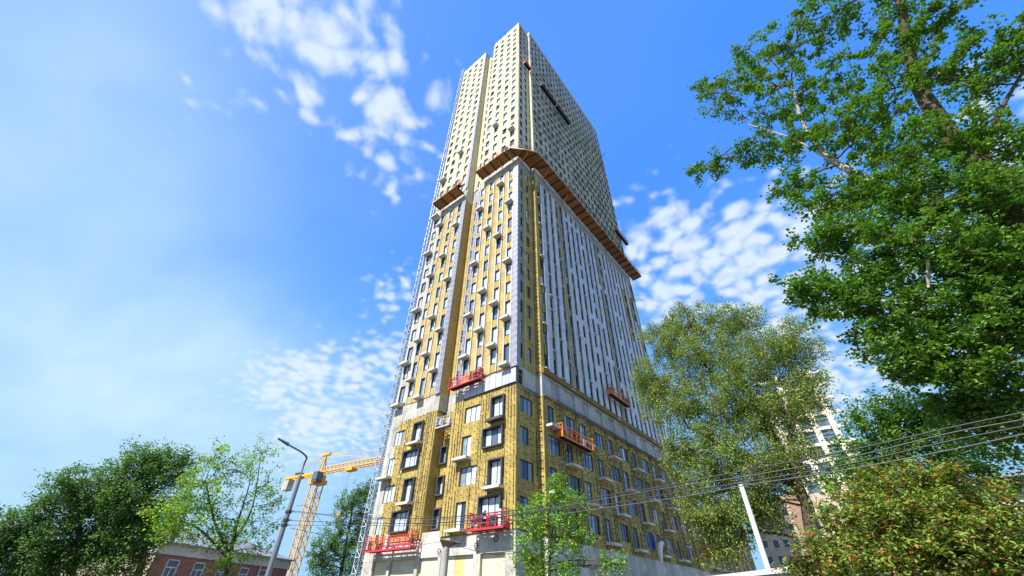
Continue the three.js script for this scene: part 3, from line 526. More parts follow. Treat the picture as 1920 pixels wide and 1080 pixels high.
gondola('black-bottomed work cradle high on the shaded face, nearer the corner', 'R', 9.2, -S - .5, H(98), 6.3, M.steelDark, { group: 'dark work cradles' });
gondola('black-bottomed work cradle high on the shaded face, farther from the corner', 'R', 15.7, -S - .5, H(98), 6.2, M.steelDark, { group: 'dark work cradles' });
gondola('small red work cradle highest of all, near the tower top', 'R', 2.2, -.2, H(102.8), 2.2, M.red, { group: 'red work cradles' });
gondola('red work cradle resting on the right end of the short plank platform', 'L', 13.4, -1.1, H(62.4), 1.8, M.red, { group: 'red work cradles' });
gondola('silver work cradle hanging in the narrow recess of the podium', 'L', 11.0, 1.0, H(16.6), 2.3, M.galv, { floor: M.steel, motor: M.whitePlain, mesh: 1, ropeTop: H(124.6) });

// ================================================================ lattice mast of the site lift, up the left edge
{
  const t = onTower('lattice_mast', 'tall galvanised lattice mast running up the left edge of the tower', 'mast', null, 22.65, 0, .45);
  const w = .44, b = new B(), L = 1.5; for (const [x, z] of [[-w, -w], [w, -w], [w, w], [-w, w]]) b.bar([x, 0, z], [x, L, z], .085);
  const cs = [[-w, -w], [w, -w], [w, w], [-w, w]]; for (let i = 0; i < 4; i++) { const a = cs[i], c = cs[(i + 1) % 4]; b.bar([a[0], .04, a[1]], [c[0], .04, c[1]], .06); b.bar([a[0], .75, a[1]], [c[0], .75, c[1]], .04); b.bar([a[0], .04, a[1]], [c[0], .75, c[1]], .045); b.bar([c[0], .75, c[1]], [a[0], L, a[1]], .045); }
  b.box(-w - .1, w + .1, -.03, .03, -w - .1, -w - .04); const g = b.geo(); for (let i = 0; i < 90; i++) mesh('mast_section', g, M.galv, t, 0, i * L, 0);
  for (let i = 1; i < 13; i++) new B().bar([-w, i * 10.2, w], [-1.3, i * 10.2, 1.0], .08).bar([-w, i * 10.2, -w], [-1.3, i * 10.2, .4], .08).build('wall_tie', M.galv, t);
}

// ================================================================ people: one continuous body each, with a helmet
function bodyGeo(pose, cols) {
  const R = 84, mc = new MarchingCubes(R, M.red, false, false, 60000), f = mc.field; mc.isolation = 0;
  const J = pose, bones = [['pelvis', 'chest', .15, .17, 1], ['chest', 'neck', .15, .07, 1], ['neck', 'head', .06, .06, 2], ['head', 'crown', .095, .085, 2], ['chest', 'shL', .1, .075, 1], ['chest', 'shR', .1, .075, 1], ['shL', 'elL', .06, .046, 1], ['elL', 'haL', .046, .034, 1], ['shR', 'elR', .06, .046, 1], ['elR', 'haR', .046, .034, 1], ['haL', 'fiL', .036, .024, 2], ['haR', 'fiR', .036, .024, 2], ['pelvis', 'hipL', .13, .1, 0], ['pelvis', 'hipR', .13, .1, 0], ['hipL', 'knL', .095, .066, 0], ['knL', 'anL', .062, .045, 0], ['hipR', 'knR', .095, .066, 0], ['knR', 'anR', .062, .045, 0], ['anL', 'toL', .05, .04, 3], ['anR', 'toR', .05, .04, 3]].map(b => [J[b[0]], J[b[1]], b[2], b[3], b[4]]);
  const dist = (x, y, z, b) => { const [p, q, r0, r1] = b, ax = q[0] - p[0], ay = q[1] - p[1], az = q[2] - p[2], t = Math.max(0, Math.min(1, ((x - p[0]) * ax + (y - p[1]) * ay + (z - p[2]) * az) / (ax * ax + ay * ay + az * az))); return Math.hypot(x - p[0] - ax * t, y - p[1] - ay * t, z - p[2] - az * t) - lerp(r0, r1, t); };
  for (let k = 0; k < R; k++) for (let j = 0; j < R; j++) for (let i = 0; i < R; i++) {
    const x = (i - R / 2) / (R / 2), y = (j - R / 2) / (R / 2) + .9, z = (k - R / 2) / (R / 2); let s = 0; for (const b of bones) s += Math.exp(-28 * dist(x, y, z, b)); f[k * R * R + j * R + i] = Math.log(s) / 28;
  }
  mc.update(); const n = mc.count, pos = new Float32Array(n * 3), nor = new Float32Array(n * 3), col = new Float32Array(n * 3);
  for (let i = 0; i < n; i++) {
    const x = mc.positionArray[i * 3], y = mc.positionArray[i * 3 + 1] + .9, z = mc.positionArray[i * 3 + 2]; pos.set([x, y, z], i * 3); nor.set([mc.normalArray[i * 3], mc.normalArray[i * 3 + 1], mc.normalArray[i * 3 + 2]], i * 3);
    let best = 9, w = 0; for (const b of bones) { const d = dist(x, y, z, b); if (d < best) { best = d; w = b[4]; } } col.set(cols[w], i * 3);
  }
  const g = new THREE.BufferGeometry(); g.setAttribute('position', new THREE.BufferAttribute(pos, 3)); g.setAttribute('normal', new THREE.BufferAttribute(nor, 3)); g.setAttribute('color', new THREE.BufferAttribute(col, 3)); return g;
}
const poseWork = { pelvis: [0, .95, 0], chest: [0, 1.32, .08], neck: [0, 1.48, .12], head: [0, 1.6, .15], crown: [0, 1.68, .15], shL: [.19, 1.4, .1], shR: [-.19, 1.4, .1], elL: [.26, 1.2, .26], elR: [-.27, 1.22, .24], haL: [.18, 1.2, .5], haR: [-.16, 1.32, .48], fiL: [.14, 1.2, .6], fiR: [-.12, 1.34, .58], hipL: [.1, .9, 0], hipR: [-.1, .9, 0], knL: [.11, .5, .04], knR: [-.11, .5, .02], anL: [.12, .09, -.02], anR: [-.12, .09, -.03], toL: [.13, .05, .14], toR: [-.14, .05, .13] };
const poseBend = { ...poseWork, chest: [0, 1.22, .24], neck: [0, 1.34, .38], head: [0, 1.42, .47], crown: [0, 1.5, .5], shL: [.19, 1.28, .32], shR: [-.19, 1.28, .32], elL: [.24, 1.02, .42], elR: [-.24, 1.04, .44], haL: [.16, .9, .58], haR: [-.14, .95, .6], fiL: [.14, .86, .66], fiR: [-.12, .91, .69] };
const SKIN = [.5, .3, .2], matPerson = mat(1, 1, 1, .85, { vertexColors: true });
const helmetGeo = (() => { const g = new THREE.LatheGeometry([[.001, .125], [.06, .115], [.1, .075], [.118, .02], [.12, 0], [.15, -.012], [.15, -.022], [.11, -.015]].map(p => new THREE.Vector2(...p)), 16); return g; })();
const bodies = {};
function person(label, pose, jacket, trousers, helmet, w, turn) {
  const key = [pose === poseBend, jacket, trousers].join(); const g = bodies[key] ||= bodyGeo(pose, [trousers, jacket, SKIN, [.05, .04, .035]]);
  const t = thing('person', label, 'person', 'workers on the facade', [w.x, w.y, w.z], turn); mesh('body', g, matPerson, t); mesh('helmet', helmetGeo, helmet, t, pose.crown[0], pose.crown[1] + .0, pose.crown[2]); return t;
}
const RED = [.55, .02, .05], NAVY = [.03, .04, .09], GREYC = [.25, .25, .27], ORG = [.7, .2, .03];
person('worker in red shirt bending in the orange cradle near the podium corner', poseBend, RED, NAVY, M.red, toWorld(-S - .72, H(14.6), 9.3), TURN + Math.PI / 2);
person('worker in white helmet at the right end of the highest red cradle', poseWork, GREYC, NAVY, M.whitePlain, toWorld(5.0, H(20.55), -.82), TURN);
person('worker in red jacket and blue trousers in the lowest orange cradle', poseWork, [.55, .05, .16], NAVY, M.red, toWorld(-S - 1.3, H(7.0), 47.2), TURN + Math.PI / 2);
person('worker in red jacket standing on the plank platform above the tower corner', poseWork, RED, NAVY, M.red, toWorld(1.2, H(62.35), -1.9), TURN);
person('worker in red jacket in the dark cradle farther from the corner', poseWork, RED, NAVY, M.whitePlain, toWorld(-S - 1.22, H(98.1), 14.0), TURN + Math.PI / 2);
person('worker in red jacket at the near end of the upper dark cradle', poseBend, RED, NAVY, M.red, toWorld(-S - 1.22, H(98.1), 7.2), TURN + Math.PI / 2);
person('worker in blue clothes in the red cradle by the corner window', poseBend, NAVY, NAVY, M.blue, toWorld(3.3, H(5.55), -.82), TURN);

// blue cloth and pale curved chute hanging from the shaded podium
{
  const t = onTower('debris_chute', 'pale curved chute end hanging on the shaded podium above the base panels', 'chute', null, -S - .9, H(6.2), 27.6, Math.PI / 2);
  const pts = []; for (let i = 0; i <= 12; i++) { const a = -.3 + i / 12 * 2.2; pts.push([Math.cos(a) * 1.3 - .3, Math.sin(a) * 1.7 - 1.1 + .2, -.2]); } const b = new B(); b.tube(pts, pts.map((_, i) => (.08 + .26 * Math.sin(.3 + i / 12 * 2.6))), 8); b.build('chute_body', M.cream, t); new B().bar([.6, -1.1, -.2], [.8, .1, .6], .08).bar([-.3, .2, -.2], [-.2, .4, .7], .08).build('bracket', M.steel, t);
  const c = onTower('hanging_cloth', 'dark blue cloth hanging from a window of the shaded podium', 'cloth', null, -S - .12, H(8.1), 27.3, Math.PI / 2); const q = new B(), n = 10; for (let i = 0; i < n; i++) for (let j = 0; j < 6; j++) { const P = (e, f) => [-.35 + e / n * .7 + .03 * Math.sin(f * 1.3), -f / 6 * 1.9, -.03 - .07 * Math.sin(e * 1.7 + f * .4)]; q.quad(P(i, j), P(i, j + 1), P(i + 1, j + 1), P(i + 1, j)); } q.build('cloth_sheet', M.blue, c);
}

// ================================================================ tower crane behind
{
  const D = 110, base = at(545, 1075, D), top = at(603, 888, D), t = thing('tower_crane', 'yellow tower crane with a lattice jib behind the tower', 'crane', null, [base.x, 0, base.z], -121 * D2R + Math.PI / 2);
  // local x: along the jib
  const hj = top.y, m = new B(), w = .95; const leg = (b, x, z, y0, y1) => b.bar([x, y0, z], [x, y1, z], .2);
  for (const x of [-w, w]) for (const z of [-w, w]) leg(m, x, z, 0, hj - 2.2); const cs = [[-w, -w], [w, -w], [w, w], [-w, w]];
  for (let y = 0; y < hj - 3.6; y += 1.9) for (let i = 0; i < 4; i++) { const a = cs[i], c = cs[(i + 1) % 4]; m.bar([a[0], y, a[1]], [c[0], y, c[1]], .09); m.bar([a[0], y, a[1]], [c[0], y + 1.9, c[1]], .09); }
  m.build('mast', M.yellow, t);
  new B().box(-1.5, 1.5, hj - 2.4, hj - 1.5, -1.4, 1.4).box(-1.1, 1.1, hj - 1.5, hj - .4, -1, 1).tube([[0, hj - 1.6, 0], [0, hj - .9, 0]], 1.5, 12).build('slewing_ring', M.yellow, t);
  const cab = new B().box(1.2, 2.9, hj - 2.6, hj - .4, 1.2, 2.7).build('cab', M.box, t); new B().box(2.9, 2.93, hj - 2.0, hj - .6, 1.3, 2.6).box(1.4, 2.7, hj - 2.0, hj - .6, 2.7, 2.73).build('cab_window', M.glassB, cab);
  const a = new B(); for (const s of [-1, 1]) { a.bar([-.7, hj, s * .6], [.2, hj + 4.2, 0], .2).bar([.8, hj, s * .6], [.2, hj + 4.2, 0], .2); a.bar([-.4, hj + 1.5, s * .4], [.6, hj + 1.5, -s * .4], .1).bar([-.1, hj + 3, s * .2], [.4, hj + 3, -s * .2], .1); } a.box(-.9, 1.6, hj + 4, hj + 4.5, -.35, .35); a.build('apex', M.yellow, t);
  const j = new B(), L = 42, hw = .65; j.bar([0, hj, -hw], [L, hj, -hw], .2).bar([0, hj, hw], [L, hj, hw], .2).bar([1, hj + 1.25, 0], [L - .5, hj + 1.25, 0], .2); for (let x = 0; x < L - 1; x += 1.3) { for (const s of [-1, 1]) j.bar([x, hj, s * hw], [x + .65, hj + 1.25, 0], .09).bar([x + .65, hj + 1.25, 0], [x + 1.3, hj, s * hw], .09); j.bar([x, hj, -hw], [x, hj, hw], .09); } j.build('jib', M.yellow, t);
  const c = new B(); c.box(-12, 0, hj - .25, hj + .25, -.9, -.65).box(-12, 0, hj - .25, hj + .25, .65, .9); for (let x = -12; x < 0; x += 1.5) c.bar([x, hj - .1, -.7], [x, hj - .1, .7], .14); c.build('counter_jib', M.yellow, t);
  new B().box(-12.1, -11.2, hj - 2.6, hj - .2, -.8, .8).box(-11.1, -10.3, hj - 2.6, hj - .2, -.8, .8).build('counterweight', M.ledge, t);
  new B().box(-9, -7, hj + .25, hj + 1.0, -.5, .5).build('winch', M.steelDark, t);
  const ti = new B(); ti.bar([.3, hj + 4.3, 0], [34, hj + 1.3, 0], .09).bar([.3, hj + 4.3, 0], [17, hj + 1.3, 0], .09).bar([0, hj + 4.2, 0], [-11, hj + .3, .7], .07).bar([0, hj + 4.2, 0], [-11, hj + .3, -.7], .07); ti.build('tie_bar', M.yellow, t);
  new B().box(9.3, 11.6, hj - .7, hj - .15, -.8, .8).build('trolley', M.yellow, t);
  new B().bar([10, hj - .5, .2], [10.2, hj - 9, 0], .03).bar([10.9, hj - .5, .2], [10.7, hj - 9, 0], .03).bar([10.4, hj - 10, 0], [10.4, hj - 17, 0], .05).build('hoist_rope', M.cable, t); new B().hexa([[10.2, hj - 10, .2], [10.7, hj - 10, .2], [10.7, hj - 10, -.2], [10.2, hj - 10, -.2], [9.9, hj - 8.9, .3], [11, hj - 8.9, .3], [11, hj - 8.9, -.3], [9.9, hj - 8.9, -.3]]).build('hook_block', M.yellow, t);
}

// ================================================================ street furniture and cables
const LAMP_D = 26, lampFoot = at(510, 1080, LAMP_D), joint = at(563, 893, LAMP_D);
{
  const t = thing('street_lamp', 'grey street lamp with a bent arm left of the tower', 'street lamp', null, [joint.x, 0, joint.z]); const b = new B(); b.tube([[0, 0, 0], [0, joint.y, 0]], [.15, .1], 14); b.build('pole', M.pole, t); new B().tube([[0, 0, 0], [0, .5, 0]], .2, 14).build('base_sleeve', M.pole, t);
  const a = at(571, 868, LAMP_D), e = at(575, 850, LAMP_D - .5), f = at(560, 845, LAMP_D - .6), g = at(541, 834, LAMP_D - .7), h = at(521, 822, LAMP_D - .8), loc = p => p.clone().sub(new THREE.Vector3(joint.x, 0, joint.z));
  const cur = new THREE.CatmullRomCurve3([loc(joint), loc(a), loc(at(575, 858, LAMP_D - .3)), loc(at(567, 849, LAMP_D - .5)), loc(g)]).getPoints(24); new B().tube(cur, .05, 8).build('arm', M.pole, t);
  const d = loc(h).sub(loc(g)), hd = new B(); const p0 = loc(g), n = new THREE.Vector3(-d.z, 0, d.x).normalize().multiplyScalar(.16); const q = (k, s, y) => { const v = p0.clone().addScaledVector(d, k).addScaledVector(n, s); return [v.x, v.y + y, v.z]; };
  hd.hexa([q(0, -.7, -.05), q(1, -.5, -.02), q(1, .5, -.02), q(0, .7, -.05), q(0, -.5, .08), q(1, -.3, .03), q(1, .3, .03), q(0, .5, .08)]).build('lamp_head', M.box, t);
  const cl = new B(); for (const y of [at(548, 960, LAMP_D).y, at(545, 976, LAMP_D).y, at(541, 985, LAMP_D).y]) cl.tube([[0, y - .06, 0], [0, y + .06, 0]], .16, 12).bar([0, y, 0], [.3, y, .05], .05); cl.build('cable_clamp', M.steelDark, t);
}
const endR = at(1920, 790, 9.5), PA = new THREE.Vector3(joint.x, 0, joint.z), PBv = new THREE.Vector3(endR.x, 0, endR.z);
function inPlane(px, py) { const d = dirOf(px, py), ex = PBv.x - PA.x, ez = PBv.z - PA.z, k = (PA.x * ez - PA.z * ex) / (d.x * ez - d.z * ex); return new THREE.Vector3(d.x * k, EYE + d.y * k, d.z * k); }
function cable(name, label, pts, r, m, group) {
  const c = new THREE.CatmullRomCurve3(pts, false, 'centripetal').getPoints(80), o = c[0], b = new B(); b.tube(c.map(p => p.clone().sub(o)), r * .55, 6); const x = b.build(numbered(name), m); x.position.copy(o); return tag(x, label, 'cable', group);
}
{
  const A = (l, pts, r, m) => cable('overhead_cable', l, pts.map(p => inPlane(...p)), r, m, 'cables strung across the street');
  A('topmost of the four overhead cables crossing in front of the willow', [[549, 958], [660, 969], [731, 972], [819, 971], [890, 965], [1000, 952], [1145, 928], [1256, 910], [1386, 884], [1586, 846], [1790, 800], [1920, 773], [2080, 738]], .022, M.cable);
  A('second overhead cable from the top, crossing in front of the willow', [[549, 960], [660, 971], [731, 975], [819, 974], [890, 969], [1000, 958], [1145, 933], [1256, 914], [1386, 895], [1586, 859], [1790, 810], [1920, 786], [2080, 752]], .016, M.cableGrey);
  A('third overhead cable from the top, crossing just below the white pole head', [[545, 976], [660, 980], [819, 980.5], [900, 974], [1000, 961], [1145, 945], [1278, 922], [1386, 906], [1586, 871], [1790, 825], [1920, 799], [2080, 765]], .022, M.cable);
  A('lowest of the four overhead cables, crossing the white pole', [[541, 985], [660, 985], [819, 985], [900, 980], [1000, 972], [1108, 956], [1278, 932], [1386, 912], [1586, 881], [1790, 842], [1920, 814], [2080, 782]], .018, M.cableGrey);
  const e = (px, py, d) => at(px, py, d);
  cable('overhead_cable', 'upper dark cable running left from the lamp pole into the maple', [e(548, 955, 26), e(510, 985, 27.5), e(470, 1010, 29), e(400, 1042, 31), e(300, 1075, 34), e(180, 1110, 38)], .02, M.cable, 'cables left of the lamp pole');
  cable('overhead_cable', 'lower dark cable running left from the lamp pole past the pink house', [e(545, 972, 26), e(505, 1000, 27.5), e(465, 1024, 29), e(400, 1054, 31), e(300, 1090, 34)], .016, M.cable, 'cables left of the lamp pole');
  cable('overhead_cable', 'slack dark cable looping from the lamp pole down to the right', [e(556, 948, 26), e(578, 950, 27), e(600, 975, 29), e(620, 1000, 31), e(660, 1040, 36), e(700, 1090, 40)], .015, M.cable);
  const D = 26, top = at(838, 1012, D); const t = thing('concrete_pole', 'stout grey concrete pole with a flat crosshead in front of the podium', 'pole', null, [top.x, 0, top.z]);
  new B().tube([[0, 0, 0], [0, top.y - .3, 0]], [.22, .19], 18).build('shaft', M.concrete, t); new B().hexa([[-.2, top.y - .32, .2], [.2, top.y - .32, .2], [.2, top.y - .32, -.2], [-.2, top.y - .32, -.2], [-.36, top.y - .02, .3], [.5, top.y - .12, .3], [.5, top.y - .12, -.3], [-.36, top.y - .02, -.3]]).build('crosshead', M.beam, t); new B().bar([-.36, top.y - .04, 0], [.8, top.y - .16, .05], .12).build('arm', M.steelDark, t);
  cable('overhead_cable', 'black cable drooping from the concrete pole to the right', [e(842, 1018, 26), e(880, 1030, 27), e(925, 1039, 28.5), e(965, 1037, 30), e(1010, 1030, 32)], .028, M.cable);
  cable('overhead_cable', 'black cable drooping from the concrete pole to the left', [e(836, 1014, 26), e(800, 1020, 26.5), e(770, 1026, 27), e(720, 1024, 28), e(640, 1010, 30), e(545, 990, 26.3)], .02, M.cable);
  const wp = at(1389, 908, 15), w = thing('white_pole', 'slim white painted pole in front of the willow', 'pole', null, [wp.x, 0, wp.z]); new B().tube([[0, 0, 0], [0, wp.y, 0]], [.075, .07], 12).build('shaft', M.whitePlain, w); new B().tube([[0, wp.y, 0], [0, wp.y + .04, 0]], .085, 12).build('cap', M.whitePlain, w);
}
// canopy of a kiosk, its edge just in frame
{
  const a = at(1338, 1079, 15), b = at(1500, 1061, 12.2), t = thing('kiosk', 'flat kiosk canopy with a white edge under the willow', 'kiosk', null, [(a.x + b.x) / 2, 0, (a.z + b.z) / 2], Math.atan2(-(b.z - a.z), b.x - a.x)); const l = a.distanceTo(b) + .6, h = (a.y + b.y) / 2;
  new B().box(-l / 2, l / 2, h - .14, h - .02, -2.2, .0).build('roof', M.roof, t); new B().box(-l / 2, l / 2, h - .1, h, .0, .05).build('fascia', M.whitePlain, t); new B().box(-l / 2 + .2, l / 2 - .2, 0, h - .14, -2, -.3).build('walls', M.cornice, t);
}

// ================================================================ buildings behind
function gridWin(t, name, x0, x1, y0, y1, z, frameM, paneMat) { const o = new B().box(x0, x1, y0, y0 + .1, z - .04, z + .1).box(x0, x1, y1 - .1, y1, z - .04, z + .1).box(x0, x0 + .1, y0, y1, z - .04, z + .1).box(x1 - .1, x1, y0, y1, z - .04, z + .1).box((x0 + x1) / 2 - .04, (x0 + x1) / 2 + .04, y0, y1 - .6, z - .03, z + .08).box(x0 + .1, x1 - .1, y1 - .68, y1 - .6, z - .03, z + .08).build(name, frameM, t); new B().box(x0 + .1, x1 - .1, y0 + .1, y1 - .1, z - .03, z + .02).build('pane', paneMat, o); return o; }
{
  const a = at(303, 1018, 56), b = at(546, 1046, 69), h = 6.35, L = Math.hypot(b.x - a.x, b.z - a.z), t = thing('pink_house', 'two-storey dusky pink house with a cream cornice behind the maple', 'house', null, [a.x, 0, a.z], Math.atan2(-(b.z - a.z), b.x - a.x));
  const w = new B(), xs = []; for (let x = 2.2; x < L - 1.5; x += 3.05) xs.push(x);
  let px = 0; for (const x of xs) { w.box(px, x - .7, 0, h - 1.0, -.4, 0); w.box(x - .7, x + .7, 0, .9, -.4, 0).box(x - .7, x + .7, 2.6, 3.6, -.4, 0).box(x - .7, x + .7, 5.05, h - 1, -.4, 0); px = x + .7; } w.box(px, L, 0, h - 1, -.4, 0); w.box(0, L, 0, h - .1, -12, -.4); w.build('wall', M.pink, t);
  new B().box(-.15, L + .15, h - 1.0, h - .12, -12, .12).build('cornice', M.cornice, t); new B().box(-.35, L + .4, h - .12, h, -12.2, .4).hexa([[-.35, h, .4], [L + .4, h, .4], [L + .4, h, -12.2], [-.35, h, -12.2], [4, h + 1.7, -4], [L - 4, h + 1.7, -4], [L - 4, h + 1.7, -8], [4, h + 1.7, -8]]).build('roof', M.roof, t);
  for (const x of xs) { gridWin(t, 'window', x - .68, x + .68, 3.6, 5.05, -.15, M.whitePlain, M.glassB); gridWin(t, 'window', x - .68, x + .68, .9, 2.6, -.15, M.whitePlain, M.glass); }
  new B().bar([L - 5, 0, .15], [L - 5, h - .2, .15], .12).build('drainpipe', M.galv, t);
  new B().box(-.03, 0, 0, h - 1.1, -11.9, -.01).build('side_wall', M.beige, t);
}
{ // pale high-rise of crossing ribs
  const c = at(1522, 700, 150), t = thing('distant_tower', 'distant pale high-rise with crossing cream ribs and blue glass', 'tower', null, [c.x, 0, c.z], -.62); const Hh = c.y, Wd = 17;
  new B().box(-Wd, 0, 0, Hh - 6, -18, -.6).build('glass_core', M.glassB, t);
  for (let i = 0; i < 4; i++) { const x = -.9 - i * 4.6; new B().box(x - .75, x + .75, 0, Hh + (i % 2 ? -5 : 1.5), -.6, .35).build('rib', M.cream, t); for (let y = 8; y < Hh - 6; y += 4.3) new B().box(x - 3.8, x - .8, y + .9, y + 4.2, -.58, -.4).build('window', M.glassB, t); }
  for (let y = 6; y < Hh; y += 4.3) new B().box(-Wd, 2.2, y, y + .8, -.58, .2).build('cross_rib', M.cream, t);
  new B().bar([2.1, 6, 0], [2.1, Hh - 1, 0], .16).build('edge_rail', M.steel, t);
}
{ // beige apartment block low behind the white pole
  const c = at(1400, 945, 120), e = at(1494, 950, 120), t = thing('beige_block', 'beige and brown apartment block with small windows beyond the white pole', 'building', null, [c.x, 0, c.z], Math.atan2(-(e.z - c.z), e.x - c.x)); const Wd = 24, Hh = c.y + 1;
  new B().box(0, Wd, 0, Hh, -12, 0).build('wall', M.beige, t); new B().box(8.4, 10.6, 0, Hh + 1, 0, .8).build('brown_pier', M.brown, t); new B().box(10.6, 11.3, 0, Hh + 1, 0, .8).build('pale_pier', M.cream, t);
  const rows = []; for (let y = 1.2; y < Hh - 2; y += 3) for (const x of [1.1, 3.3, 5.3, 7.3, 12.5, 14.5, 16.5, 18.5, 20.5, 22.5]) { const o = new B().box(x - .6, x + .6, y - .12, y, 0, .15).box(x - .62, x - .55, y, y + 1.5, -.02, .06).box(x + .55, x + .62, y, y + 1.5, -.02, .06).build('window', M.cream, t); new B().box(x - .55, x + .55, y, y + 1.5, -.02, .02).build('pane', M.glass, o); }
}
{ // white clad shed behind the bushes
  const a = at(1852, 893, 30), t = thing('white_shed', 'white clad shed with a dark eave behind the bushes at right', 'shed', null, [a.x, 0, a.z], -.9); const h = a.y;
  new B().box(-1, 9, 0, h - .25, -6, 0).build('wall', M.whitePlain, t); new B().hexa([[-1.4, h - .25, .7], [9.4, h - .25, .7], [9.4, h - .25, -6.4], [-1.4, h - .25, -6.4], [-1.4, h - .12, .7], [9.4, h - .12, .7], [9.4, h + .6, -6.4], [-1.4, h + .6, -6.4]]).build('roof', M.roof, t);
}

// ================================================================ trees
function leafMat(r, g, b) { const m = new THREE.MeshPhysicalMaterial({ color: new THREE.Color().setRGB(r, g, b), roughness: .85, specularIntensity: .35, transmission: .45, thickness: 0, vertexColors: true, side: THREE.DoubleSide }); return m; }
const v3 = (x, y, z) => new THREE.Vector3(x, y, z);
function leaves(P, N, C, I, c, s, k, droop) { // one folded leaf of two faces
  const a = rnd() * 6.2832, el = rr(-1, .75) * (1 - droop) - droop * rr(.5, 1.3); const dx = Math.cos(a) * Math.cos(el), dy = Math.sin(el), dz = Math.sin(a) * Math.cos(el);
  let sx = -Math.sin(a) + rr(-.5, .5), sy = rr(-.8, .8), sz = Math.cos(a) + rr(-.5, .5); const q = sx * dx + sy * dy + sz * dz; sx -= q * dx; sy -= q * dy; sz -= q * dz; const l = Math.hypot(sx, sy, sz) || 1; sx /= l; sy /= l; sz /= l;
  let nx = dy * sz - dz * sy, ny = dz * sx - dx * sz, nz = dx * sy - dy * sx; if (ny < 0) { nx = -nx; ny = -ny; nz = -nz; sx = -sx; sy = -sy; sz = -sz; }
  const w = s * k[3], i = P.length / 3; const put = (x, y, z, ox) => { P.push(x, y, z); N.push(nx + ox * sx * .35, ny + ox * sy * .35, nz + ox * sz * .35); C.push(k[0], k[1], k[2]); };
  put(c.x, c.y, c.z, 0); put(c.x + dx * s * .45 + sx * w + nx * w * .3, c.y + dy * s * .45 + sy * w + ny * w * .3, c.z + dz * s * .45 + sz * w + nz * w * .3, 1); put(c.x + dx * s, c.y + dy * s, c.z + dz * s, 0); put(c.x + dx * s * .45 - sx * w + nx * w * .3, c.y + dy * s * .45 - sy * w + ny * w * .3, c.z + dz * s * .45 - sz * w + nz * w * .3, -1);
  I.push(i, i + 2, i + 1, i, i + 3, i + 2);
}
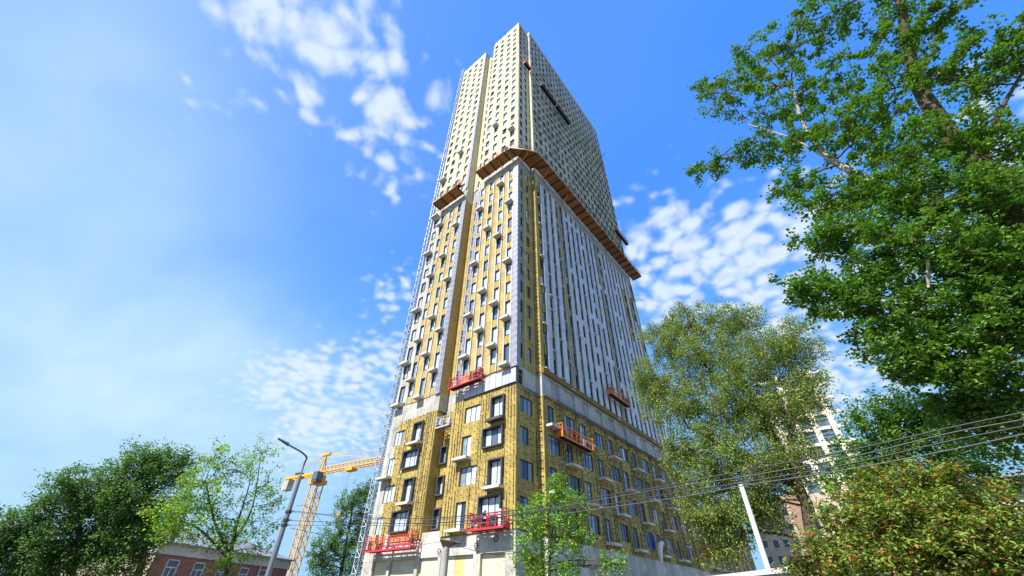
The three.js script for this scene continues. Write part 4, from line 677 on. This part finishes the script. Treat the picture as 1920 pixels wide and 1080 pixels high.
function tree(o) {
  const base = o.trunk[0].clone(); base.y = 0; const t = thing(o.name, o.label, o.category || 'tree', o.group, [base.x, 0, base.z]); const loc = p => p.clone().sub(base);
  const b = new B(), curve = new THREE.CatmullRomCurve3(o.trunk.map(loc)), tp = curve.getPoints(30).map((p, i) => i ? p.add(v3(gauss(), gauss() * .3, gauss()).multiplyScalar(o.r * .12)) : p);
  b.tube(tp, tp.map((_, i) => lerp(o.r, o.r * (o.tip ?? .25), i / 30)), 10); const tr = b.build('trunk', o.bark || M.bark, t);
  const br = new B(), P = [], N = [], C = [], I = []; const tips = [];
  const limb = (a, c, r, n = 8, sag = .12) => { const mid = a.clone().lerp(c, .5); mid.y += a.distanceTo(c) * sag; mid.add(v3(gauss(), gauss(), gauss()).multiplyScalar(a.distanceTo(c) * .07)); const pts = new THREE.QuadraticBezierCurve3(a, mid, c).getPoints(n); for (let i = 1; i < n; i++) pts[i].add(v3(gauss(), gauss(), gauss()).multiplyScalar(r * .5)); br.tube(pts, pts.map((_, i) => lerp(r, r * .35, i / n)), 6, 1, false); return pts; };
  for (const l of o.limbs || []) { const pts = new THREE.CatmullRomCurve3(l.pts.map(loc)).getPoints(20); const lb = new B(); lb.tube(pts, pts.map((_, i) => lerp(l.r, l.r * (l.tip ?? .4), i / 20)), 8); lb.build('limb', l.bark || o.bark || M.bark, t); pts.forEach((p, i) => p.r = lerp(l.r, l.r * (l.tip ?? .4), i / 20)); tips.push(...pts); }
  for (const q of o.blobs) {
    const [px, py, d, rx, ry, n] = q, c = loc(at(px, py, d)), mx = spanAt(px, py, d, rx), my = spanAt(px, py, d, ry) * (q[6] || 1), mz = (q[7] || 1) * Math.min(mx, my * 1.3);
    let from = tp[0], best = 1e9; for (const p of [...tp.slice(6).map((p, i) => { p.r = lerp(o.r, o.r * (o.tip ?? .25), (i + 6) / 30); return p; }), ...tips]) { const e = p.distanceTo(c) + Math.max(0, p.y - c.y) * 1.2; if (e < best) { best = e; from = p; } }
    const main = limb(from, c, Math.max(.018, Math.min(o.r * .42, .02 + best * .014, (from.r || 1) * .7)), 8);
    const hubs = []; const nh = o.hubs || 7; for (let i = 0; i < nh; i++) { const a = rnd() * 6.28, e = Math.acos(rr(-.7, 1)), R = Math.pow(rnd(), .4) * .78; const h = c.clone().add(v3(Math.sin(e) * Math.cos(a) * mx * R, Math.cos(e) * my * R, Math.sin(e) * Math.sin(a) * mz * R)); hubs.push(h); limb(main[4 + Math.floor(rnd() * 5)], h, .012 + mx * .006, 5, .06); }
    for (let i = 0; i < n * (o.dens || 1); i++) {
      const a = rnd() * 6.28, e = Math.acos(rr(-1, 1)), R = Math.pow(rnd(), .42) * (1 + .1 * gauss()); const h = c.clone().add(v3(Math.sin(e) * Math.cos(a) * mx * R, Math.cos(e) * my * R, Math.sin(e) * Math.sin(a) * mz * R)); h.y = Math.max(.25 + rnd() * .4, h.y);
      let hub = hubs[0], bd = 1e9; for (const u of hubs) { const dd = u.distanceTo(h); if (dd < bd) { bd = dd; hub = u; } }
      if (rnd() < (o.twig ?? .6)) limb(hub, h, .009, 3, .1);
      const cl = rr(.82, 1.2), warm = rr(.85, 1.2), sp = o.spread * rr(.6, 1.3), dirx = h.clone().sub(hub).normalize().multiplyScalar(sp * .9);
      const per = Math.round(o.per * rr(.6, 1.4));
      for (let k = 0; k < per; k++) {
        const f = rr(-1, 1), p = v3(h.x + dirx.x * f + gauss() * sp * .6, h.y + dirx.y * f + gauss() * sp * .5 - (o.weep ? Math.abs(gauss()) * sp * o.weep : 0), h.z + dirx.z * f + gauss() * sp * .6); if (p.y < .15) continue;
        const v = rr(.72, 1.3) * cl; let kk = [v * warm, v, v * rr(.7, 1.2), o.wide || .34]; if (o.seed && rnd() < o.seed) kk = [2.3 * v, .62 * v, 1.2 * v, .26];
        leaves(P, N, C, I, p, o.leaf * rr(.7, 1.25), kk, o.droop || 0);
      }
    }
  }
  if (br.some) br.build('branches', o.branchBark || o.bark || M.bark, t, 'stuff');
  const g = new THREE.BufferGeometry(); g.setAttribute('position', new THREE.Float32BufferAttribute(P, 3)); g.setAttribute('normal', new THREE.Float32BufferAttribute(N, 3)); g.setAttribute('color', new THREE.Float32BufferAttribute(C, 3)); g.setIndex(I); const cr = new THREE.Mesh(g, o.mat); cr.name = 'crown'; t.add(cr); o.count = I.length / 3; console.log(o.name, Math.round(o.count), 'leaf faces'); return t;
}
const G = { poplar: leafMat(.13, .28, .025), willow: leafMat(.27, .36, .075), dark: leafMat(.115, .24, .04), lime: leafMat(.24, .42, .03), maple: leafMat(.19, .30, .03), sap: leafMat(.22, .42, .03) };
const col = (px, d, ys) => ys.map(y => at(px, y, d));
// left row
tree({ name: 'dark_tree', group: 'dark trees at left', label: 'small dark tree at the left edge of the picture', trunk: [at(20, 1080, 48).setY(0), at(22, 1060, 48), at(30, 1010, 48)], r: .2, blobs: [[30, 1000, 48, 48, 45, 70], [5, 1040, 48, 60, 50, 70], [60, 1050, 48, 40, 40, 50], [-40, 1020, 48, 60, 60, 50]], leaf: .18, per: 46, dens: 1.7, spread: .5, mat: G.dark, droop: .2 });
tree({ name: 'dark_tree', group: 'dark trees at left', label: 'broad dark tree between the edge tree and the tallest left tree', trunk: [at(140, 1085, 46).setY(0), at(142, 1050, 46), at(150, 920, 46)], r: .3, blobs: [[155, 905, 46, 55, 38, 60], [120, 950, 46, 50, 42, 60], [180, 960, 46, 60, 55, 80], [120, 1020, 46, 60, 55, 80], [190, 1035, 46, 60, 55, 80], [95, 1060, 46, 45, 40, 50]], leaf: .18, per: 44, dens: 1.7, spread: .55, mat: G.dark, droop: .25 });
tree({ name: 'dark_tree', group: 'dark trees at left', label: 'tallest dark tree of the left row, overlapping the bright maple', trunk: [at(265, 1090, 44).setY(0), at(265, 1060, 44), at(275, 880, 44)], r: .34, blobs: [[265, 868, 44, 48, 34, 60], [325, 872, 44, 44, 36, 55], [225, 920, 44, 45, 45, 60], [290, 930, 44, 65, 55, 90], [240, 985, 44, 60, 55, 80], [290, 985, 44, 50, 40, 60], [235, 1045, 44, 52, 50, 60]], leaf: .18, per: 46, dens: 1.6, spread: .55, mat: G.dark, droop: .25 });
tree({ name: 'maple_tree', label: 'bright yellow-green maple with thin open top before the pink house', trunk: [at(428, 1090, 33).setY(0), at(428, 1060, 33), at(440, 1000, 33), at(470, 900, 33)], r: .2, tip: .12, limbs: [{ pts: [at(430, 1040, 33), at(400, 970, 33), at(385, 900, 32.5)], r: .09 }, { pts: [at(434, 1020, 33), at(470, 960, 33.4), at(490, 850, 33.6)], r: .09, tip: .15 }, { pts: [at(430, 1050, 33), at(370, 990, 32.5), at(320, 970, 32)], r: .08 }],
  blobs: [[405, 850, 33, 26, 24, 14], [385, 905, 33, 45, 40, 46], [440, 880, 33, 40, 40, 26], [490, 850, 33.5, 26, 34, 12], [500, 910, 33.5, 32, 36, 15], [340, 960, 32.5, 60, 42, 60], [410, 970, 33, 55, 45, 46], [475, 980, 33.4, 42, 42, 22], [325, 995, 32.2, 42, 24, 28], [420, 1015, 32.6, 50, 28, 26], [480, 1030, 33, 34, 26, 12], [420, 1062, 32.6, 26, 22, 14], [520, 945, 33.5, 16, 22, 5]], leaf: .17, per: 30, spread: .45, mat: G.lime, hubs: 9, wide: .3 });
tree({ name: 'dark_tree', group: 'dark trees at left', label: 'dark green tree between the crane and the lattice mast', trunk: [at(640, 1090, 72).setY(0), at(642, 1060, 72), at(665, 930, 72)], r: .35, blobs: [[685, 925, 72, 24, 22, 34], [660, 950, 72, 34, 26, 44], [690, 975, 72, 30, 30, 40], [650, 1000, 72, 46, 28, 60], [615, 1030, 72, 36, 26, 44], [680, 1040, 72, 40, 36, 56], [600, 1060, 72, 26, 24, 26], [640, 1065, 72, 44, 28, 44]], leaf: .24, per: 42, dens: 1.7, spread: .65, mat: G.dark });
// sapling before the podium
tree({ name: 'young_tree', label: 'small bright green tree in front of the podium corner', trunk: [at(1030, 1090, 16).setY(0), at(1030, 1060, 16), at(1040, 960, 16)], r: .06, tip: .3, limbs: [{ pts: [at(1033, 1040, 16), at(1075, 1000, 16), at(1095, 975, 16)], r: .03 }], blobs: [[1050, 915, 16, 30, 26, 26], [1020, 955, 16, 42, 30, 44], [1075, 960, 16, 42, 32, 40], [1000, 1000, 16, 38, 26, 30], [1050, 1010, 16, 48, 34, 50], [990, 1050, 16, 40, 26, 26], [1060, 1065, 16, 50, 30, 40], [1095, 1010, 16, 20, 24, 12], [1140, 1065, 16, 22, 26, 14], [1165, 1060, 16, 10, 22, 6], [975, 960, 16, 22, 14, 8]], leaf: .1, per: 26, spread: .2, mat: G.sap, wide: .3 });
// willow
tree({ name: 'willow_tree', label: 'large olive-green willow covering the right side of the tower', trunk: [at(1545, 1090, 25).setY(0), at(1535, 1040, 25), at(1505, 930, 25.2), at(1440, 800, 25.5), at(1380, 690, 26)], r: .42, tip: .2, limbs: [{ pts: [at(1520, 980, 25), at(1490, 880, 24.8), at(1480, 780, 25)], r: .22 }, { pts: [at(1500, 920, 25.2), at(1400, 860, 25), at(1290, 800, 25)], r: .16 }, { pts: [at(1460, 840, 25.4), at(1350, 720, 25.4), at(1290, 640, 25.5)], r: .14 }],
  blobs: [[1290, 600, 25.5, 45, 36, 60], [1370, 610, 26, 55, 45, 80], [1240, 640, 25, 45, 40, 60], [1310, 670, 25, 70, 55, 110], [1410, 680, 25.5, 70, 60, 110], [1480, 640, 26, 55, 50, 70], [1215, 705, 24.6, 38, 42, 45], [1260, 750, 24.6, 60, 55, 90], [1360, 760, 25, 75, 65, 120], [1460, 760, 25.4, 65, 65, 100], [1510, 720, 26, 40, 50, 45], [1310, 840, 24.6, 60, 60, 90], [1400, 860, 24.8, 70, 65, 100], [1480, 860, 25.2, 55, 60, 60], [1320, 930, 24.4, 52, 55, 66], [1390, 950, 24.6, 48, 55, 56], [1345, 1000, 24.4, 40, 45, 40], [1440, 940, 25, 35, 45, 25], [1265, 850, 24.4, 26, 40, 24]], leaf: .15, per: 60, spread: .42, mat: G.willow, dens: 1.75, wide: .2, weep: 1.1, droop: .55, hubs: 8 });
// tree and bushes at right
tree({ name: 'leafy_tree', label: 'mid-green tree between the willow and the big poplar', trunk: [at(1690, 1090, 22).setY(0), at(1690, 1000, 22), at(1690, 820, 22)], r: .22, blobs: [[1640, 790, 22, 55, 45, 70], [1710, 775, 22, 60, 40, 75], [1620, 850, 22, 50, 50, 60], [1700, 850, 22, 75, 55, 90], [1770, 830, 22, 60, 55, 70], [1590, 900, 21.5, 45, 45, 45], [1660, 910, 21.5, 60, 50, 60], [1830, 880, 22, 70, 60, 70]], leaf: .13, per: 40, spread: .36, mat: G.poplar, droop: .2 });
tree({ name: 'maple_bush', category: 'bush', label: 'big maple bush with reddish seeds at the lower right', trunk: [at(1740, 1100, 11).setY(0), at(1740, 1060, 11), at(1735, 960, 11)], r: .08, limbs: [{ pts: [at(1740, 1080, 11).setY(.6), at(1640, 1030, 10.8), at(1600, 985, 10.8)], r: .035 }, { pts: [at(1745, 1080, 11).setY(.6), at(1840, 1020, 11), at(1880, 980, 11)], r: .035 }], blobs: [[1690, 925, 11, 85, 50, 90], [1780, 930, 11, 85, 55, 90], [1610, 975, 10.8, 75, 55, 80], [1700, 990, 10.4, 95, 60, 100], [1800, 1000, 10.4, 95, 60, 100], [1880, 985, 11, 80, 60, 80], [1560, 1040, 10.8, 65, 45, 60], [1660, 1050, 10.2, 95, 50, 80], [1780, 1060, 10.2, 95, 50, 80], [1890, 1060, 10.6, 80, 50, 70], [1505, 1065, 11, 36, 26, 22]], leaf: .085, per: 48, spread: .2, mat: G.maple, wide: .26, seed: .16, droop: .3 });
// big near poplar, its trunk outside the frame to the right
{
  const D = 13, k = (px, py, d = D) => at(px, py, d);
  tree({ name: 'poplar_tree', label: 'huge near poplar filling the upper right with pale limbs', trunk: [k(2040, 1300, 14).setY(0), k(2030, 1000, 14), k(1990, 650, 14), k(1890, 390, 14), k(1790, 270, 14), k(1715, 140, 14), k(1690, 20, 14), k(1680, -200, 14)], r: .42, tip: .2,
    limbs: [{ pts: [k(1990, 650, 14), k(1880, 500, 13.6), k(1760, 400, 13.3), k(1625, 335, 13), k(1560, 300, 12.9), k(1510, 240, 12.8), k(1485, 160, 12.7)], r: .2, tip: .22, bark: M.barkPale }, { pts: [k(1600, 325, 13), k(1540, 290, 12.7), k(1490, 262, 12.5), k(1400, 232, 12.3)], r: .06, tip: .3, bark: M.barkPale }, { pts: [k(2000, 560, 13.5), k(1900, 482, 13), k(1760, 478, 12.6)], r: .15, tip: .4 }, { pts: [k(1940, 640, 14), k(1830, 560, 13.2), k(1700, 560, 12.7), k(1560, 545, 12.3)], r: .09, tip: .2 }, { pts: [k(1840, 310, 14), k(1870, 220, 14.4), k(1920, 130, 14.8)], r: .09 }, { pts: [k(1738, 455, 12.2), k(1740, 500, 12.15), k(1741, 540, 12.1)], r: .045, tip: .7, bark: M.barkPale }],
    blobs: [[1500, 60, 12.8, 80, 55, 56], [1430, 90, 12.6, 50, 40, 26], [1380, 170, 12.4, 70, 42, 44], [1330, 165, 12.3, 28, 26, 10], [1450, 170, 12.6, 70, 55, 50], [1540, 150, 12.8, 70, 60, 45], [1560, 30, 13, 55, 40, 24], [1370, 300, 12.3, 55, 26, 18], [1310, 320, 12.2, 18, 24, 6], [1430, 280, 12.4, 50, 32, 22], [1500, 250, 12.6, 55, 42, 36], [1640, 180, 13.4, 80, 60, 60], [1620, 250, 13, 90, 60, 75], [1700, 300, 13.2, 90, 70, 80], [1700, 80, 14, 60, 60, 40], [1660, 20, 14, 50, 50, 26], [1780, 130, 14, 60, 70, 44], [1760, 20, 14, 60, 45, 30], [1850, 160, 14.4, 60, 60, 26], [1890, 90, 14.6, 60, 60, 34], [1800, 260, 14, 70, 60, 50], [1880, 290, 14.2, 65, 60, 36],
      [1480, 350, 12.6, 50, 26, 20], [1560, 370, 12.7, 70, 40, 44], [1650, 380, 12.8, 90, 60, 85], [1760, 380, 13, 100, 70, 100], [1870, 400, 13.4, 80, 70, 70], [1540, 460, 12.2, 60, 36, 28], [1590, 440, 12.4, 60, 40, 36], [1660, 470, 12.4, 80, 60, 75], [1760, 490, 12.6, 90, 70, 90], [1870, 500, 13, 80, 70, 80], [1500, 540, 12, 70, 32, 34], [1570, 560, 12.1, 60, 45, 44], [1640, 560, 12.3, 70, 55, 56], [1730, 590, 12.4, 85, 65, 80], [1840, 600, 12.8, 90, 70, 90], [1920, 560, 13, 70, 80, 60], [1690, 660, 12.2, 70, 45, 40], [1630, 640, 12.2, 36, 36, 16], [1780, 680, 12.5, 85, 60, 70], [1870, 700, 13, 90, 70, 80], [1900, 790, 13.4, 70, 60, 60], [1820, 770, 13.2, 70, 50, 50], [1960, 350, 14, 80, 120, 50], [1720, 700, 12.3, 60, 30, 22]],
    leaf: .11, per: 50, dens: .85, spread: .225, mat: G.poplar, wide: .36, hubs: 6, twig: .7, branchBark: M.bark });
}

scene.traverse(o => { if (o.isMesh) { o.castShadow = true; o.receiveShadow = true; } });
renderer.render(scene, camera);
